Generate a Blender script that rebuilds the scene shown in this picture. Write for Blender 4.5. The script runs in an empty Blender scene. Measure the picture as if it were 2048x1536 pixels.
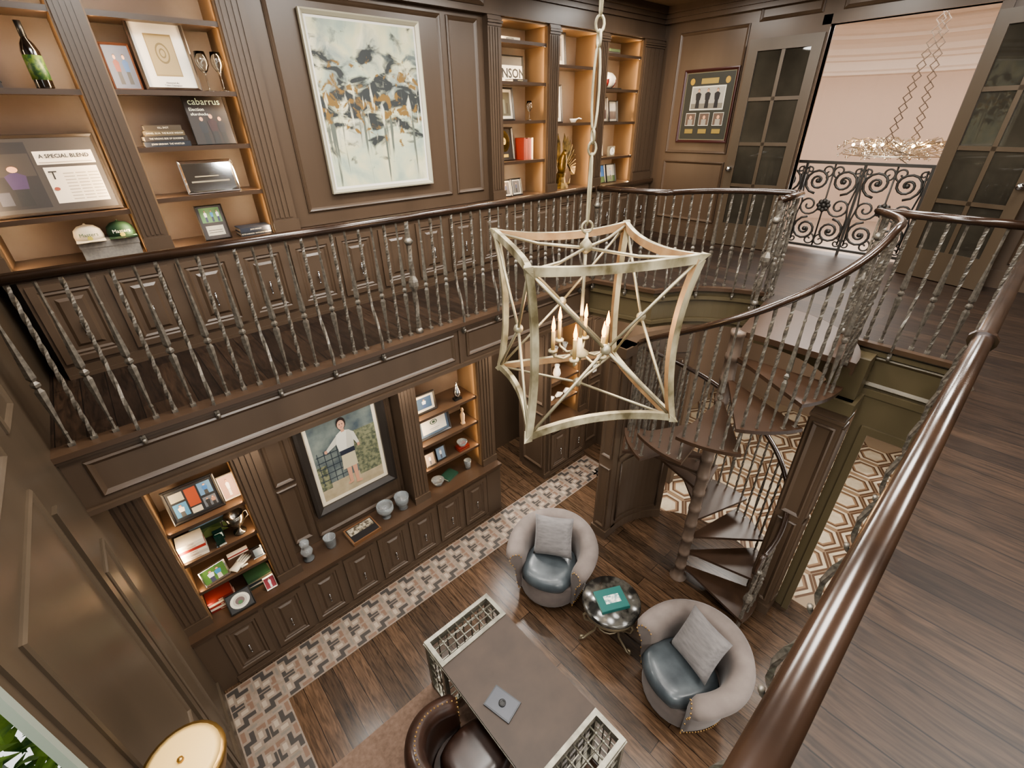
import bpy, math, random, bmesh
from mathutils import Vector, Matrix
random.seed(4)
S=bpy.context.scene; COL=S.collection; pi=math.pi
def lin(h):
    h=h.lstrip('#'); r=[int(h[i:i+2],16)/255 for i in (0,2,4)]
    return tuple([(c/12.92 if c<=.04045 else ((c+.055)/1.055)**2.4) for c in r]+[1])
MATS={}
def Mt(name,c,rough=.5,metal=0,c2=None,scale=8,stretch=(1,1,1),bump=0,emit=0,trans=0,coat=0,contrast=.2,spec=None,sheen=0,alpha=1):
    if name in MATS: return MATS[name]
    m=bpy.data.materials.new(name); m.use_nodes=True; nt=m.node_tree; b=nt.nodes['Principled BSDF']
    b.inputs['Base Color'].default_value=lin(c); b.inputs['Roughness'].default_value=rough; b.inputs['Metallic'].default_value=metal
    if trans: b.inputs['Transmission Weight'].default_value=trans; b.inputs['IOR'].default_value=1.45
    if coat: b.inputs['Coat Weight'].default_value=coat; b.inputs['Coat Roughness'].default_value=.15
    if sheen: b.inputs['Sheen Weight'].default_value=sheen
    if alpha<1: b.inputs['Alpha'].default_value=alpha
    if emit: b.inputs['Emission Color'].default_value=lin(c); b.inputs['Emission Strength'].default_value=emit
    if c2 or bump:
        tc=nt.nodes.new('ShaderNodeTexCoord'); mp=nt.nodes.new('ShaderNodeMapping'); mp.inputs['Scale'].default_value=stretch
        n=nt.nodes.new('ShaderNodeTexNoise'); n.inputs['Scale'].default_value=scale; n.inputs['Detail'].default_value=5
        nt.links.new(tc.outputs['Object'],mp.inputs[0]); nt.links.new(mp.outputs[0],n.inputs['Vector'])
        if c2:
            r=nt.nodes.new('ShaderNodeValToRGB'); r.color_ramp.elements[0].position=.5-contrast; r.color_ramp.elements[1].position=.5+contrast
            r.color_ramp.elements[0].color=lin(c); r.color_ramp.elements[1].color=lin(c2)
            nt.links.new(n.outputs[0],r.inputs[0]); nt.links.new(r.outputs[0],b.inputs['Base Color'])
        if bump:
            bp=nt.nodes.new('ShaderNodeBump'); bp.inputs['Strength'].default_value=bump; bp.inputs['Distance'].default_value=.01
            nt.links.new(n.outputs[0],bp.inputs['Height']); nt.links.new(bp.outputs[0],b.inputs['Normal'])
    MATS[name]=m; return m
def planks(name,rotz,c1,c2,mort,rough=.3,row=.14,wid=1.6):
    m=bpy.data.materials.new(name); m.use_nodes=True; nt=m.node_tree; b=nt.nodes['Principled BSDF']
    tc=nt.nodes.new('ShaderNodeTexCoord'); mp=nt.nodes.new('ShaderNodeMapping'); mp.inputs['Rotation'].default_value=(0,0,rotz)
    br=nt.nodes.new('ShaderNodeTexBrick'); br.inputs['Scale'].default_value=1; br.inputs['Brick Width'].default_value=wid; br.inputs['Row Height'].default_value=row
    br.inputs['Mortar Size'].default_value=.003; br.inputs['Color1'].default_value=lin(c1); br.inputs['Color2'].default_value=lin(c2); br.inputs['Mortar'].default_value=lin(mort)
    br.offset=.37
    nt.links.new(tc.outputs['Object'],mp.inputs[0]); nt.links.new(mp.outputs[0],br.inputs[0])
    mpa=nt.nodes.new('ShaderNodeMapping'); mpa.inputs['Scale'].default_value=(1.5,14,1)
    n=nt.nodes.new('ShaderNodeTexNoise'); n.inputs['Scale'].default_value=3; n.inputs['Detail'].default_value=6; n.inputs['Distortion'].default_value=1.2
    nt.links.new(mp.outputs[0],mpa.inputs[0]); nt.links.new(mpa.outputs[0],n.inputs[0])
    r=nt.nodes.new('ShaderNodeValToRGB'); r.color_ramp.elements[0].color=(.3,.3,.3,1); r.color_ramp.elements[1].color=(1.4,1.4,1.4,1)
    r.color_ramp.elements[0].position=.3; r.color_ramp.elements[1].position=.7
    nt.links.new(n.outputs[0],r.inputs[0])
    mx=nt.nodes.new('ShaderNodeMix'); mx.data_type='RGBA'; mx.blend_type='MULTIPLY'; mx.inputs[0].default_value=.85
    nt.links.new(br.outputs[0],mx.inputs[6]); nt.links.new(r.outputs[0],mx.inputs[7]); nt.links.new(mx.outputs[2],b.inputs['Base Color'])
    b.inputs['Roughness'].default_value=rough
    MATS[name]=m; return m
WOOD=Mt('panel_wood','#5a4a3c',.34,c2='#483a2e',scale=3,stretch=(1,1,.12),contrast=.3)
WOODU=Mt('panel_wood_tall','#54483b',.36,c2='#463c31',scale=3,stretch=(1,1,.12),contrast=.3)
WOODG=Mt('olive_wood','#5f543f',.4,c2='#4d4431',scale=2,stretch=(1,1,.2),contrast=.3)
SHELF=Mt('shelf_wood','#4f3d2f',.33,c2='#3d2e23',scale=4,stretch=(.2,1,1),contrast=.3)
TREAD=Mt('tread_wood','#48362a',.34,c2='#35271d',scale=4,stretch=(.2,1,1),contrast=.3)
POST=Mt('post_bronze','#76665a',.38,.15,c2='#5e5046',scale=6)
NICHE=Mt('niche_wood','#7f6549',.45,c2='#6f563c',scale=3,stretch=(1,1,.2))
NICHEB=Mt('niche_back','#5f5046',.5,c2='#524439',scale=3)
FLOOR=planks('oak_floor_low',pi/2,'#5a4534','#3c2e22','#1c120c',.27,.15,1.7)
FLOORU=planks('oak_floor_up',pi/2,'#3b2c21','#271c15','#100a07',.48,.15,1.8)
STEEL=Mt('wrought_steel','#8c857a',.38,.55,c2='#5c5750',scale=40)
IRON=Mt('dark_iron','#3d3a36',.45,.4)
RAIL=Mt('bronze_rail','#3a291e',.24,.15,c2='#261a13',scale=6,coat=.5)
GOLDP=Mt('antique_silver_gold','#bfb598',.48,.25,c2='#62583f',scale=7,contrast=.14,bump=.2,stretch=(1,1,.6))
GOLDI=Mt('warm_bronze_leaf','#86694d',.5,.3,c2='#a98d6c',scale=10)
RODM=Mt('aged_silver_rod','#a39a82',.4,.6)
VELVET=Mt('taupe_velvet','#776c66',.85,c2='#625853',scale=5,sheen=.15,bump=.02)
PILLOW=Mt('gray_chenille','#7a7573',.95,c2='#656160',scale=40,stretch=(1,.2,1),bump=.2,sheen=.15)
LEATHB=Mt('slate_leather','#4d5356',.36,c2='#32373b',scale=6,bump=.1,coat=.15,contrast=.25)
LEATHC=Mt('brown_leather','#3a271f',.33,c2='#251812',scale=6,bump=.15,coat=.25)
BRASS=Mt('brass','#b08d57',.3,.9)
PEWT=Mt('pewter_bronze','#8f836d',.4,.6)
SILVER=Mt('silver_leaf','#938f82',.36,.6,c2='#6f6b61',scale=14)
CHROME=Mt('polished_nickel','#c9c9c9',.12,1)
MARBLE=Mt('dark_marble','#1b1a18',.15,c2='#4b4842',scale=9,contrast=.1,coat=.3)
DESKTOP=Mt('desk_leather','#3e2f24',.5,c2='#32251b',scale=5)
GLASS=Mt('clear_glass','#f4f8f8',.02,trans=1)
PANE=Mt('door_glass','#26231e',.02,c2='#3c3830',scale=2)
BLACK=Mt('black','#141414',.4)
WHITE=Mt('white_board','#e0dbd0',.6)
CREAM=Mt('cream','#cfc2aa',.6)
PAPER=Mt('pages','#cfc6b3',.8)
BULB=Mt('bulb_glow','#ff9d3c',.4,emit=14)
def cm(h,rough=.55,metal=0): return Mt('paint_'+h.strip('#')+('m' if metal else ''),h,rough,metal)

class MB:
    def __init__(s): s.v=[];s.f=[];s.mi=[];s.sm=[];s.mats=[];s.X=Matrix()
    def add(s,vs,fs,mat,smooth=False):
        if mat not in s.mats: s.mats.append(mat)
        k=s.mats.index(mat); b=len(s.v)
        s.v+= [tuple(s.X@Vector(p)) for p in vs]
        for f in fs: s.f.append([b+i for i in f]); s.mi.append(k); s.sm.append(smooth)
        return s
    def box(s,x0,y0,z0,x1,y1,z1,mat):
        return s.add([(x0,y0,z0),(x1,y0,z0),(x1,y1,z0),(x0,y1,z0),(x0,y0,z1),(x1,y0,z1),(x1,y1,z1),(x0,y1,z1)],
          [(0,3,2,1),(4,5,6,7),(0,1,5,4),(1,2,6,5),(2,3,7,6),(3,0,4,7)],mat)
    def prof(s,o,u,v,w,h,steps,mats,cap=None,n=None):
        o=Vector(o);u=Vector(u);v=Vector(v);n=Vector(n) if n else u.cross(v)
        L=[]
        for d,t in steps:
            L.append([o+u*a+v*b+n*t for a,b in ((d,d),(w-d,d),(w-d,h-d),(d,h-d))])
        for i in range(len(L)-1):
            m=mats[min(i,len(mats)-1)] if isinstance(mats,(list,tuple)) else mats
            for j in range(4): s.add([L[i][j],L[i][(j+1)%4],L[i+1][(j+1)%4],L[i+1][j]],[(0,1,2,3)],m)
        if cap is not False: s.add(L[-1],[(0,1,2,3)],cap or (mats if not isinstance(mats,(list,tuple)) else mats[-1]))
        return s
    def prism(s,poly,z0,z1,mat,top=None):
        n=len(poly)
        s.add([(x,y,z0) for x,y in poly]+[(x,y,z1) for x,y in poly],[tuple(range(n))[::-1]]+[(i,(i+1)%n,n+(i+1)%n,n+i) for i in range(n)],mat)
        s.add([(x,y,z1) for x,y in poly],[tuple(range(n))],top or mat); return s
    def lathe(s,pr,seg,mat,c=(0,0,0),axis=None,smooth=True):
        vs=[];fs=[];n=len(pr)
        R=Matrix.Translation(c)
        if axis: R=R@Vector((0,0,1)).rotation_difference(Vector(axis)).to_matrix().to_4x4()
        for r,z in pr:
            for i in range(seg):
                a=2*pi*i/seg; vs.append(R@Vector((r*math.cos(a),r*math.sin(a),z)))
        for k in range(n-1):
            for i in range(seg):
                j=(i+1)%seg; fs.append((k*seg+i,k*seg+j,(k+1)*seg+j,(k+1)*seg+i))
        fs2=[]
        if pr[0][0]>1e-4: fs2.append(tuple(range(seg))[::-1])
        if pr[-1][0]>1e-4: fs2.append(tuple((n-1)*seg+i for i in range(seg)))
        b=len(s.v); s.add(vs,fs,mat,smooth)
        k=s.mats.index(mat)
        for f in fs2: s.f.append([b+i for i in f]); s.mi.append(k); s.sm.append(False)
        return s
    def ball(s,c,r,mat,seg=10,sz=1):
        return s.lathe([(max(r*math.sin(pi*k/6),0.00001),-r*sz*math.cos(pi*k/6)) for k in range(7)],seg,mat,c)
    def tube(s,pts,r,mat,seg=6,closed=False,twist=0,flat=False,rx=1):
        P=[Vector(p) for p in pts]; n=len(P)
        T=[]
        for i in range(n):
            if closed: t=P[(i+1)%n]-P[i-1]
            else: t=P[min(i+1,n-1)]-P[max(i-1,0)]
            T.append(t.normalized() if t.length>0 else Vector((0,0,1)))
        ref=Vector((0,0,1)) if abs(T[0].z)<.9 else Vector((1,0,0))
        N=(ref-T[0]*ref.dot(T[0])).normalized(); vs=[]
        for i in range(n):
            N=(N-T[i]*N.dot(T[i])).normalized(); B=T[i].cross(N); rr=r[i] if isinstance(r,(list,tuple)) else r
            for k in range(seg):
                a=2*pi*k/seg+twist*i+(pi/4 if seg==4 else 0); vs.append(P[i]+(N*math.cos(a)*rx+B*math.sin(a))*rr)
        fs=[]
        for i in range(n if closed else n-1):
            j=(i+1)%n
            for k in range(seg): l=(k+1)%seg; fs.append((i*seg+k,i*seg+l,j*seg+l,j*seg+k))
        if not closed: fs+= [tuple(range(seg))[::-1],tuple((n-1)*seg+k for k in range(seg))]
        return s.add(vs,fs,mat,not flat and seg>4)
    def sweep(s,pts,cross,mat,closed=False,smooth=False,side=None):
        P=[Vector(p) for p in pts];n=len(P);vs=[];c=len(cross)
        for i in range(n):
            t=(P[(i+1)%n]-P[i-1]) if closed else P[min(i+1,n-1)]-P[max(i-1,0)]
            sd=Vector(side) if side else t.cross(Vector((0,0,1))).normalized(); up=sd.cross(t).normalized()
            for a,b in cross: vs.append(P[i]+sd*a+up*b)
        fs=[]
        for i in range(n if closed else n-1):
            j=(i+1)%n
            for k in range(c): l=(k+1)%c; fs.append((i*c+k,i*c+l,j*c+l,j*c+k))
        if not closed: fs+=[tuple(range(c))[::-1],tuple((n-1)*c+k for k in range(c))]
        return s.add(vs,fs,mat,smooth)
    def puff(s,w,d,t,mat,n=10,c=(0,0,0),p=2.5,round_=0):
        vs=[];fs=[]
        for sg in (1,-1):
            b=len(vs)
            for i in range(n+1):
                for j in range(n+1):
                    u=-1+2*i/n;v=-1+2*j/n
                    h=max(0,(1-abs(u)**p))**.5*max(0,(1-abs(v)**p))**.5
                    x,y=u,v
                    if round_: x=u*math.sqrt(1-round_*v*v/2); y=v*math.sqrt(1-round_*u*u/2)
                    else:
                        x=u*(1-.07*(1-v*v)*abs(u)); y=v*(1-.07*(1-u*u)*abs(v))
                    vs.append((c[0]+x*w/2,c[1]+y*d/2,c[2]+sg*h*t/2))
            for i in range(n):
                for j in range(n):
                    q=(b+i*(n+1)+j,b+(i+1)*(n+1)+j,b+(i+1)*(n+1)+j+1,b+i*(n+1)+j+1)
                    fs.append(q if sg>0 else q[::-1])
        return s.add(vs,fs,mat,True)
def tag(o,label=None,cat=None,group=None,kind=None):
    if label: o['label']=label
    if cat: o['category']=cat
    if group: o['group']=group
    if kind: o['kind']=kind
    return o
def fin(mb,name,parent=None,loc=(0,0,0),rot=(0,0,0),label=None,cat=None,group=None,kind=None,recalc=True):
    me=bpy.data.meshes.new(name)
    me.from_pydata(mb.v,[],mb.f)
    for m in mb.mats: me.materials.append(m)
    me.polygons.foreach_set('material_index',mb.mi); me.polygons.foreach_set('use_smooth',mb.sm)
    if recalc:
        bm=bmesh.new(); bm.from_mesh(me)
        bmesh.ops.remove_doubles(bm,verts=bm.verts,dist=1e-5)
        bmesh.ops.recalc_face_normals(bm,faces=bm.faces); bm.to_mesh(me); bm.free()
    me.update()
    o=bpy.data.objects.new(name,me); COL.objects.link(o); o.location=loc; o.rotation_euler=rot
    if parent: o.parent=parent
    return tag(o,label,cat,group,kind)
def thing(name,label,cat,loc=(0,0,0),rot=(0,0,0),group=None):
    o=bpy.data.objects.new(name,None); COL.objects.link(o); o.location=loc; o.rotation_euler=rot; o.empty_display_size=.1
    return tag(o,label,cat,group)
def dup(src,loc=None,rot=None,parent=None,scale=None,label=None):
    o=src.copy(); COL.objects.link(o)
    if loc is not None:o.location=loc
    if rot is not None:o.rotation_euler=rot
    if scale is not None:o.scale=scale
    if label:o['label']=label
    o.parent=parent
    for c in [c for c in bpy.data.objects if c.parent==src]:
        dup(c,parent=o)
    return o
def text(body,size,mat,parent,loc,rot=(pi/2,0,0),align='CENTER',name='lettering',sx=1,bold=0):
    c=bpy.data.curves.new('t','FONT'); c.body=body; c.size=size; c.align_x=align; c.align_y='CENTER'; c.extrude=.0004; c.resolution_u=2; c.offset=bold
    t=bpy.data.objects.new('t',c); COL.objects.link(t); bpy.context.view_layer.update()
    me=bpy.data.meshes.new_from_object(t.evaluated_get(bpy.context.evaluated_depsgraph_get()))
    bpy.data.objects.remove(t); me.materials.clear(); me.materials.append(mat)
    o=bpy.data.objects.new(name,me); COL.objects.link(o); o.parent=parent; o.location=loc; o.rotation_euler=rot; o.scale=(sx,1,1)
    return o
ST='structure'
PN=[(0,0),(.0,.012),(.012,.022),(.024,.014),(.038,.002)]
H=4.9; UF=3.28
# ---------------- SHELL ----------------
mb=MB(); mb.box(-.62,-3,-.1,9,8.5,0,FLOOR); fin(mb,'floor',kind=ST)
HB=Mt('hex_brown','#5a4332',.4); HC=Mt('hex_cream','#c0b199',.35,c2='#ad9d85',scale=9); HT=Mt('hex_tan','#846b54',.4); HG=Mt('hex_grout','#8b7862',.5)
mb=MB(); mb.box(4.62,-1.5,0,8.9,3.4,.004,HG)
R=.285; w=R*math.sqrt(3)
def hexp(cx,cy,r,z): return [(cx+r*math.cos(pi/6+k*pi/3),cy+r*math.sin(pi/6+k*pi/3),z) for k in range(6)]
row=0;y=-1.22
while y<3.15:
    x=4.9+(w/2 if row%2 else 0)
    while x<8.65:
        rs=[R*q for q in (.98,.86,.70,.60,.50)]
        P=[hexp(x,y,q,.0045) for q in rs]
        ms=[HB,HC,HB,HT]
        for u in range(4):
            for k in range(6):
                j=(k+1)%6; mm=ms[u]
                if u==0 and k in (2,5): mm=HT
                mb.add([P[u][k],P[u][j],P[u+1][j],P[u+1][k]],[(0,1,2,3)],mm)
        mb.add(P[4],[tuple(range(6))],HC)
        x+=w
    y+=R*1.5; row+=1
fin(mb,'floor',kind=ST,recalc=False)
B0=Mt('mosaic_tan','#85766a',.5,c2='#746658',scale=20); B1=Mt('mosaic_dark','#3e3935',.45); B2=Mt('mosaic_rust','#6f5849',.5); B3=Mt('mosaic_grey','#6f675e',.5);B4=Mt('mosaic_cream','#978979',.5)
def strip(mb,L,W,X):
    mb.X=X; mb.box(0,0,0,L,W,.004,B0); n=int(L/.235); z=.0046; s=L/n
    def q(pts,m): mb.add([(a,b,z) for a,b in pts],[tuple(range(len(pts)))],m)
    for i in range(n):
        x=i*s
        for j in range(2):
            h=W/2
            def P(u,v): return (x+u*s, (v*h) if j==0 else (W-v*h))
            q([P(.04,.06),P(.46,.06),P(.46,.34),P(.78,.34),P(.78,.52),P(.30,.52),P(.30,.24),P(.04,.24)],B1)
            q([P(.56,.06),P(.96,.06),P(.96,.22),P(.56,.22)],B2)
            q([P(.04,.34),P(.2,.34),P(.2,.62),P(.04,.62)],B4)
            q([P(.86,.32),P(.96,.32),P(.96,.7),P(.86,.7)],B3)
            q([P(.30,.62),P(.56,.62),P(.56,.78),P(.30,.78)],B4)
            q([P(.04,.72),P(.2,.72),P(.2,.88),P(.5,.88),P(.5,.98),P(.04,.98)],B1)
            q([P(.64,.62),P(.78,.62),P(.78,.96),P(.58,.96),P(.58,.84),P(.64,.84)],B2)
mb=MB(); strip(mb,5.5,.47,Matrix.Translation((-.6,3.27,0)))
strip(mb,4.2,.46,Matrix.Translation((-.14,-.93,0))@Matrix.Rotation(pi/2,4,'Z')); mb.X=Matrix()
fin(mb,'floor',kind=ST,recalc=False)
SC=(3.93,1.44); LA=10
def arc(c,r,a0,a1,n): return [(c[0]+r*math.cos(math.radians(a0+(a1-a0)*i/n)),c[1]+r*math.sin(math.radians(a0+(a1-a0)*i/n))) for i in range(n+1)]
mb=MB(); mb.prism(arc(SC,1.08,0,352.5,47),.0,.012,FLOOR); fin(mb,'floor',kind=ST)
mb=MB(); mb.box(-.62,3.40,2.95,4.2,4.9,UF,FLOORU); fin(mb,'floor',kind=ST)
mb=MB(); mb.prism([(4.47,-.1),(4.47,.79)]+arc(SC,.88,-40,LA,8)+arc(SC,1.22,LA,69,16)+[(4.2,3.33),(4.2,4.9),(6.95,4.9),(6.95,-.1)],2.83,UF,WOODG,FLOORU)
fin(mb,'floor',kind=ST,recalc=False)
mb=MB(); mb.box(-.62,-2.6,2.9,9,-.1,UF,FLOORU); fin(mb,'floor',kind=ST)
mb=MB(); mb.box(6.95,-.1,2.9,7.4,4.5,UF,FLOORU); fin(mb,'floor',kind=ST)
mb=MB(); mb.box(-.62,3.33,2.83,4.2,3.40,UF,WOOD)
mb.box(-.66,3.27,UF-.035,4.2,3.40,UF+.004,SHELF); mb.box(-.64,3.30,UF-.07,4.2,3.34,UF-.035,WOOD); mb.box(-.64,3.30,2.81,4.2,3.36,2.85,WOOD)
for x0,x1 in ((-.52,2.2),(2.34,4.1)): mb.prof((x0,3.33,2.9),(1,0,0),(0,0,1),x1-x0,.27,PN,WOOD)
mb.box(2.25,3.315,2.83,2.29,3.34,3.22,WOOD)
fin(mb,'trim_1',kind=ST)
mb=MB(); mb.box(-.62,-.1,2.83,4.47,-.035,UF,WOOD); mb.box(-.62,-.1,UF-.035,4.47,-.012,UF+.002,FLOORU); fin(mb,'trim_2',kind=ST)
mb=MB(); mb.prof((4.47,.75,2.9),(0,-1,0),(0,0,1),.8,.27,PN,WOODG)
mb.sweep([(4.45,-.05,UF),(4.45,.79,UF)],[(-.03,-.035),(.03,-.035),(.03,.004),(-.03,.004)],SHELF)
path=[(x,y,UF) for x,y in arc(SC,1.20,LA,69,16)]+[(4.18,3.30,UF)]
mb.sweep(path,[(-.03,-.035),(.03,-.035),(.03,.004),(-.03,.004)],SHELF)
for zz in (3.16,2.9): mb.sweep([(p[0],p[1],zz) for p in path],[(-.012,-.02),(.012,-.02),(.012,.02),(-.012,.02)],WOODG)
mb.sweep([(4.46,-.05,2.85),(4.46,.79,2.85)],[(-.02,-.03),(.02,-.03),(.02,.03),(-.02,.03)],WOODG)
mb.sweep([(4.46,-.05,3.2),(4.46,.79,3.2)],[(-.015,-.02),(.015,-.02),(.015,.02),(-.015,.02)],WOODG)
fin(mb,'trim_3',kind=ST)
mb=MB(); mb.box(-.62,3.40,2.88,4.2,4.9,2.95,WOOD); fin(mb,'ceiling',kind=ST)
mb=MB(); mb.box(-.75,-3,6.2,6.95,4.9,6.3,Mt('ceiling_brown','#6a5a48',.6)); fin(mb,'ceiling',kind=ST)
mb=MB(); mb.box(-.62,-2.7,UF,7.0,-2.6,6.2,WOOD); fin(mb,'wall_south',kind=ST)
# west wall with window
mb=MB()
WY=1.44
mb.box(-.645,WY,0,-.62,4.9,6.2,WOODU); mb.box(-.645,-3,0,-.62,-.6,6.2,WOODU); mb.box(-.645,-.6,0,-.62,WY,.35,WOODU); mb.box(-.645,-.6,5.6,-.62,WY,6.2,WOODU)
def wp(y0,y1,z0,z1): mb.prof((-.62,y0,z0),(0,1,0),(0,0,1),y1-y0,z1-z0,[(0,0),(0,.010),(.010,.018),(.020,.010),(.028,.001)],WOODU)
wp(1.66,2.62,1.55,3.5);wp(1.66,2.62,.25,1.4);wp(1.66,2.62,3.68,5.9)
wp(2.86,3.2,.25,2.7);wp(2.86,3.2,3.68,5.9);wp(3.5,4.3,4.3,5.9)
mb.box(-.62,1.56,0,-.60,4.0,.18,WOODU)
mb.box(-.62,1.50,0,-.608,1.56,6.2,WOODU)
mb.box(-.62,2.70,0,-.60,2.78,3.28,WOODU)
fin(mb,'wall_west',kind=ST)
mb=MB(); WF=Mt('window_frame','#8d9489',.4)
for y0,y1,z0,z1 in ((-.6,-.55,.35,5.6),(1.405,1.44,.35,5.6),(.3,.35,.35,5.6),(-.6,1.44,.35,.40),(-.6,1.44,5.55,5.6),(-.6,1.44,4.2,4.25),(-.6,1.44,1.6,1.64)): mb.box(-.635,y0,z0,-.612,y1,z1,WF)
fin(mb,'window_1',kind=ST)
fo=MB(); FM=Mt('hedge_leaves','#2f5a1a',.8,c2='#8fb04e',scale=9,contrast=.12)
random.seed(2)
for i in range(3600):
    c=Vector((-1.15+random.uniform(-.6,.3),random.uniform(-.6,3.0),random.uniform(0,3.4))); a=random.uniform(0,6.28);t=random.uniform(-.8,.8)
    u=Vector((math.cos(a)*math.cos(t),math.sin(a)*math.cos(t),math.sin(t)))*.08; v=u.cross(Vector((.3,.2,1))).normalized()*.03
    fo.add([c-u,c+v,c+u,c-v],[(0,1,2,3)],FM)
fo.box(-1.9,-1.2,0,-1.8,3.6,4.0,cm('#35581f')); fo.box(-1.9,-1.2,-.1,-.7,3.6,0,cm('#35581f'))
fin(fo,'hedge',label='sunlit green hedge outside the tall window',cat='hedge',kind='stuff',recalc=False)
# north upper wall
UC=4.08
mb=MB(); mb.box(-.62,4.9,0,7.0,5.0,6.2,WOOD); fin(mb,'wall_north',kind=ST)
mb=MB(); mb.box(1.41,4.56,UC+.004,3.70,4.9,5.84,WOOD)
mb.prof((1.55,4.56,4.2),(1,0,0),(0,0,1),1.62,1.6,PN,WOOD); mb.prof((3.24,4.56,4.2),(1,0,0),(0,0,1),.38,1.6,PN,WOOD)
fin(mb,'wall_north',kind=ST)
mb=MB(); mb.box(-.62,4.5,5.84,6.95,4.9,6.2,WOOD)
mb.prof((1.47,4.5,5.9),(1,0,0),(0,0,1),2.2,.2,PN,WOOD)
fin(mb,'wall_north',kind=ST)
mb=MB()
for k,(dy,z0,z1) in enumerate(((.03,6.02,6.07),(.06,6.07,6.12),(.1,6.12,6.2))):
    mb.box(-.62,4.5-dy,z0,6.95,4.5,z1,WOOD); mb.box(6.95-dy-.05,-.1,z0,6.92,4.5,z1,WOOD)
mb.box(-.62,4.47,5.84,6.95,4.5,5.87,WOOD)
fin(mb,'trim_4',kind=ST)
def pilaster(mb,x0,x1,y,z0,z1,mat,depth=.4,cap=True):
    mb.box(x0,y,z0,x1,y+depth,z1,mat)
    n=4; ww=(x1-x0-.04)/n
    for i in range(n):
        xx=x0+.02+i*ww; mb.box(xx+.004,y-.009,z0+.12,xx+ww-.008,y,z1-.10,mat)
    if cap:
        for dz,e in ((0,.012),(.025,.022),(.05,.014)): mb.box(x0-e*.5,y-e,z1-.09+dz,x1+e*.5,y,z1-.07+dz,mat)
        mb.box(x0-.008,y-.016,z0,x1+.008,y,z0+.10,mat)
for a,b in ((-.62,-.5),(.275,.434),(1.21,1.41),(3.70,3.88),(4.61,4.78),(5.52,5.69),(6.47,6.93)):
    mb=MB(); pilaster(mb,a,b,4.48,UC,5.84,WOOD); fin(mb,'trim_5',kind=ST)
def bookcase(x0,x1,y0,y1,z0,z1,shelves,label):
    cx=(x0+x1)/2; t=thing('bookcase',label,'bookcase',(cx,y0,z0)); w=(x1-x0)/2; d=y1-y0; h=z1-z0
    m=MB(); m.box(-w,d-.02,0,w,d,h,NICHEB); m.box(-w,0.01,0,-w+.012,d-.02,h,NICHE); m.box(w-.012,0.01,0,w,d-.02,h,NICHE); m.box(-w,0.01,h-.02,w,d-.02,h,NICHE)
    fin(m,'body',t)
    for s in shelves:
        m=MB(); m.box(-w+.012,.03,-.02,w-.012,d-.02,0,SHELF); m.box(-w+.012,.018,-.03,w-.012,.04,.002,SHELF)
        fin(m,'shelf',t,(0,0,s-z0))
    return t
UN=[(-.5,.275,[.228,-.512,.66]),(.434,1.21,[.233,-.121,-.463,.66]),(3.88,4.61,[.76,.385,.005,-.42]),(4.78,5.52,[.577,-.03]),(5.69,6.47,[.739,.353,-.033,-.47])]
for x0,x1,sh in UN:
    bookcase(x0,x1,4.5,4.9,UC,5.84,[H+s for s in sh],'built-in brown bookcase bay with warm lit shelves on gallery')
HAND=CHROME
def cabinet(x0,x1,y0,y1,z0,z1,group,label):
    t=thing('cabinet',label,'cabinet',((x0+x1)/2,y0,z0),group=group); w=(x1-x0)/2;h=z1-z0;d=y1-y0
    m=MB(); m.box(-w,0.0,0,w,d,h,WOOD); m.box(-w,-.012,0,w,0,.09,WOOD); m.box(-w,-.02,0,w,0,.03,WOOD); fin(m,'body',t)
    m=MB(); m.prof((-w+.025,0,.12),(1,0,0),(0,0,1),2*w-.05,h-.16,[(0,0),(0,.02),(.045,.02),(.055,.010),(.07,.014),(.085,.004),(.11,.004),(.13,.018)],WOOD)
    dr=fin(m,'door',t)
    m=MB(); m.tube([(0,-.05,h*.5-.05),(0,-.05,h*.5+.05)],.007,HAND,6); m.tube([(0,-.016,h*.5),(0,-.05,h*.5)],.006,HAND,6); m.ball((0,-.05,h*.5-.05),.010,HAND,6);m.ball((0,-.05,h*.5+.05),.010,HAND,6)
    fin(m,'handle',dr)
    return t
for i in range(8):
    x0=-.455+i*.41; cabinet(x0,x0+.41,3.78,4.25,0,.81,'base cabinets under the lower counter','dark brown base cabinet with raised panel door and nickel handle')
for i in range(2): cabinet(4.08+i*.42,4.5+i*.42,3.80,4.25,0,.83,'base cabinets by the passage','dark brown base cabinet below open shelves by passage')
for i in range(17):
    x0=-.5+i*.435; cabinet(x0,x0+.435,4.44,4.88,UF,UC-.06,'gallery base cabinets','dark brown gallery base cabinet with raised panel door')
mb=MB(); mb.box(-.62,4.40,UC-.04,6.93,4.9,UC,SHELF); mb.box(-.62,4.415,UC-.06,6.93,4.46,UC-.04,WOOD); fin(mb,'countertop',label='long dark wood counter along the gallery bookcases',cat='counter')
mb=MB(); mb.box(-.62,3.74,.83,3.07,4.3,.87,SHELF); mb.box(-.62,3.755,.81,3.07,3.80,.83,WOOD); fin(mb,'countertop',label='long dark wood counter holding crystal below painting',cat='counter')
mb=MB(); mb.box(4.09,3.76,.83,4.95,4.28,.87,SHELF); fin(mb,'countertop',label='short dark wood counter beside the passage',cat='counter')
mb=MB(); mb.box(-.62,4.3,0,3.0,4.45,2.88,WOOD); fin(mb,'wall_north',kind=ST)
mb=MB(); mb.box(-.62,3.84,2.62,3.07,4.3,2.88,WOOD); fin(mb,'wall_north',kind=ST)
mb=MB(); mb.box(-.62,3.78,0,-.455,4.3,.81,WOOD); fin(mb,'wall_north',kind=ST)
mb=MB(); mb.box(.42,4.12,.874,1.80,4.3,2.62,WOOD)
mb.prof((.47,4.12,1.0),(1,0,0),(0,0,1),.2,.75,PN,WOOD);mb.prof((.47,4.12,1.8),(1,0,0),(0,0,1),.2,.78,PN,WOOD)
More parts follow.
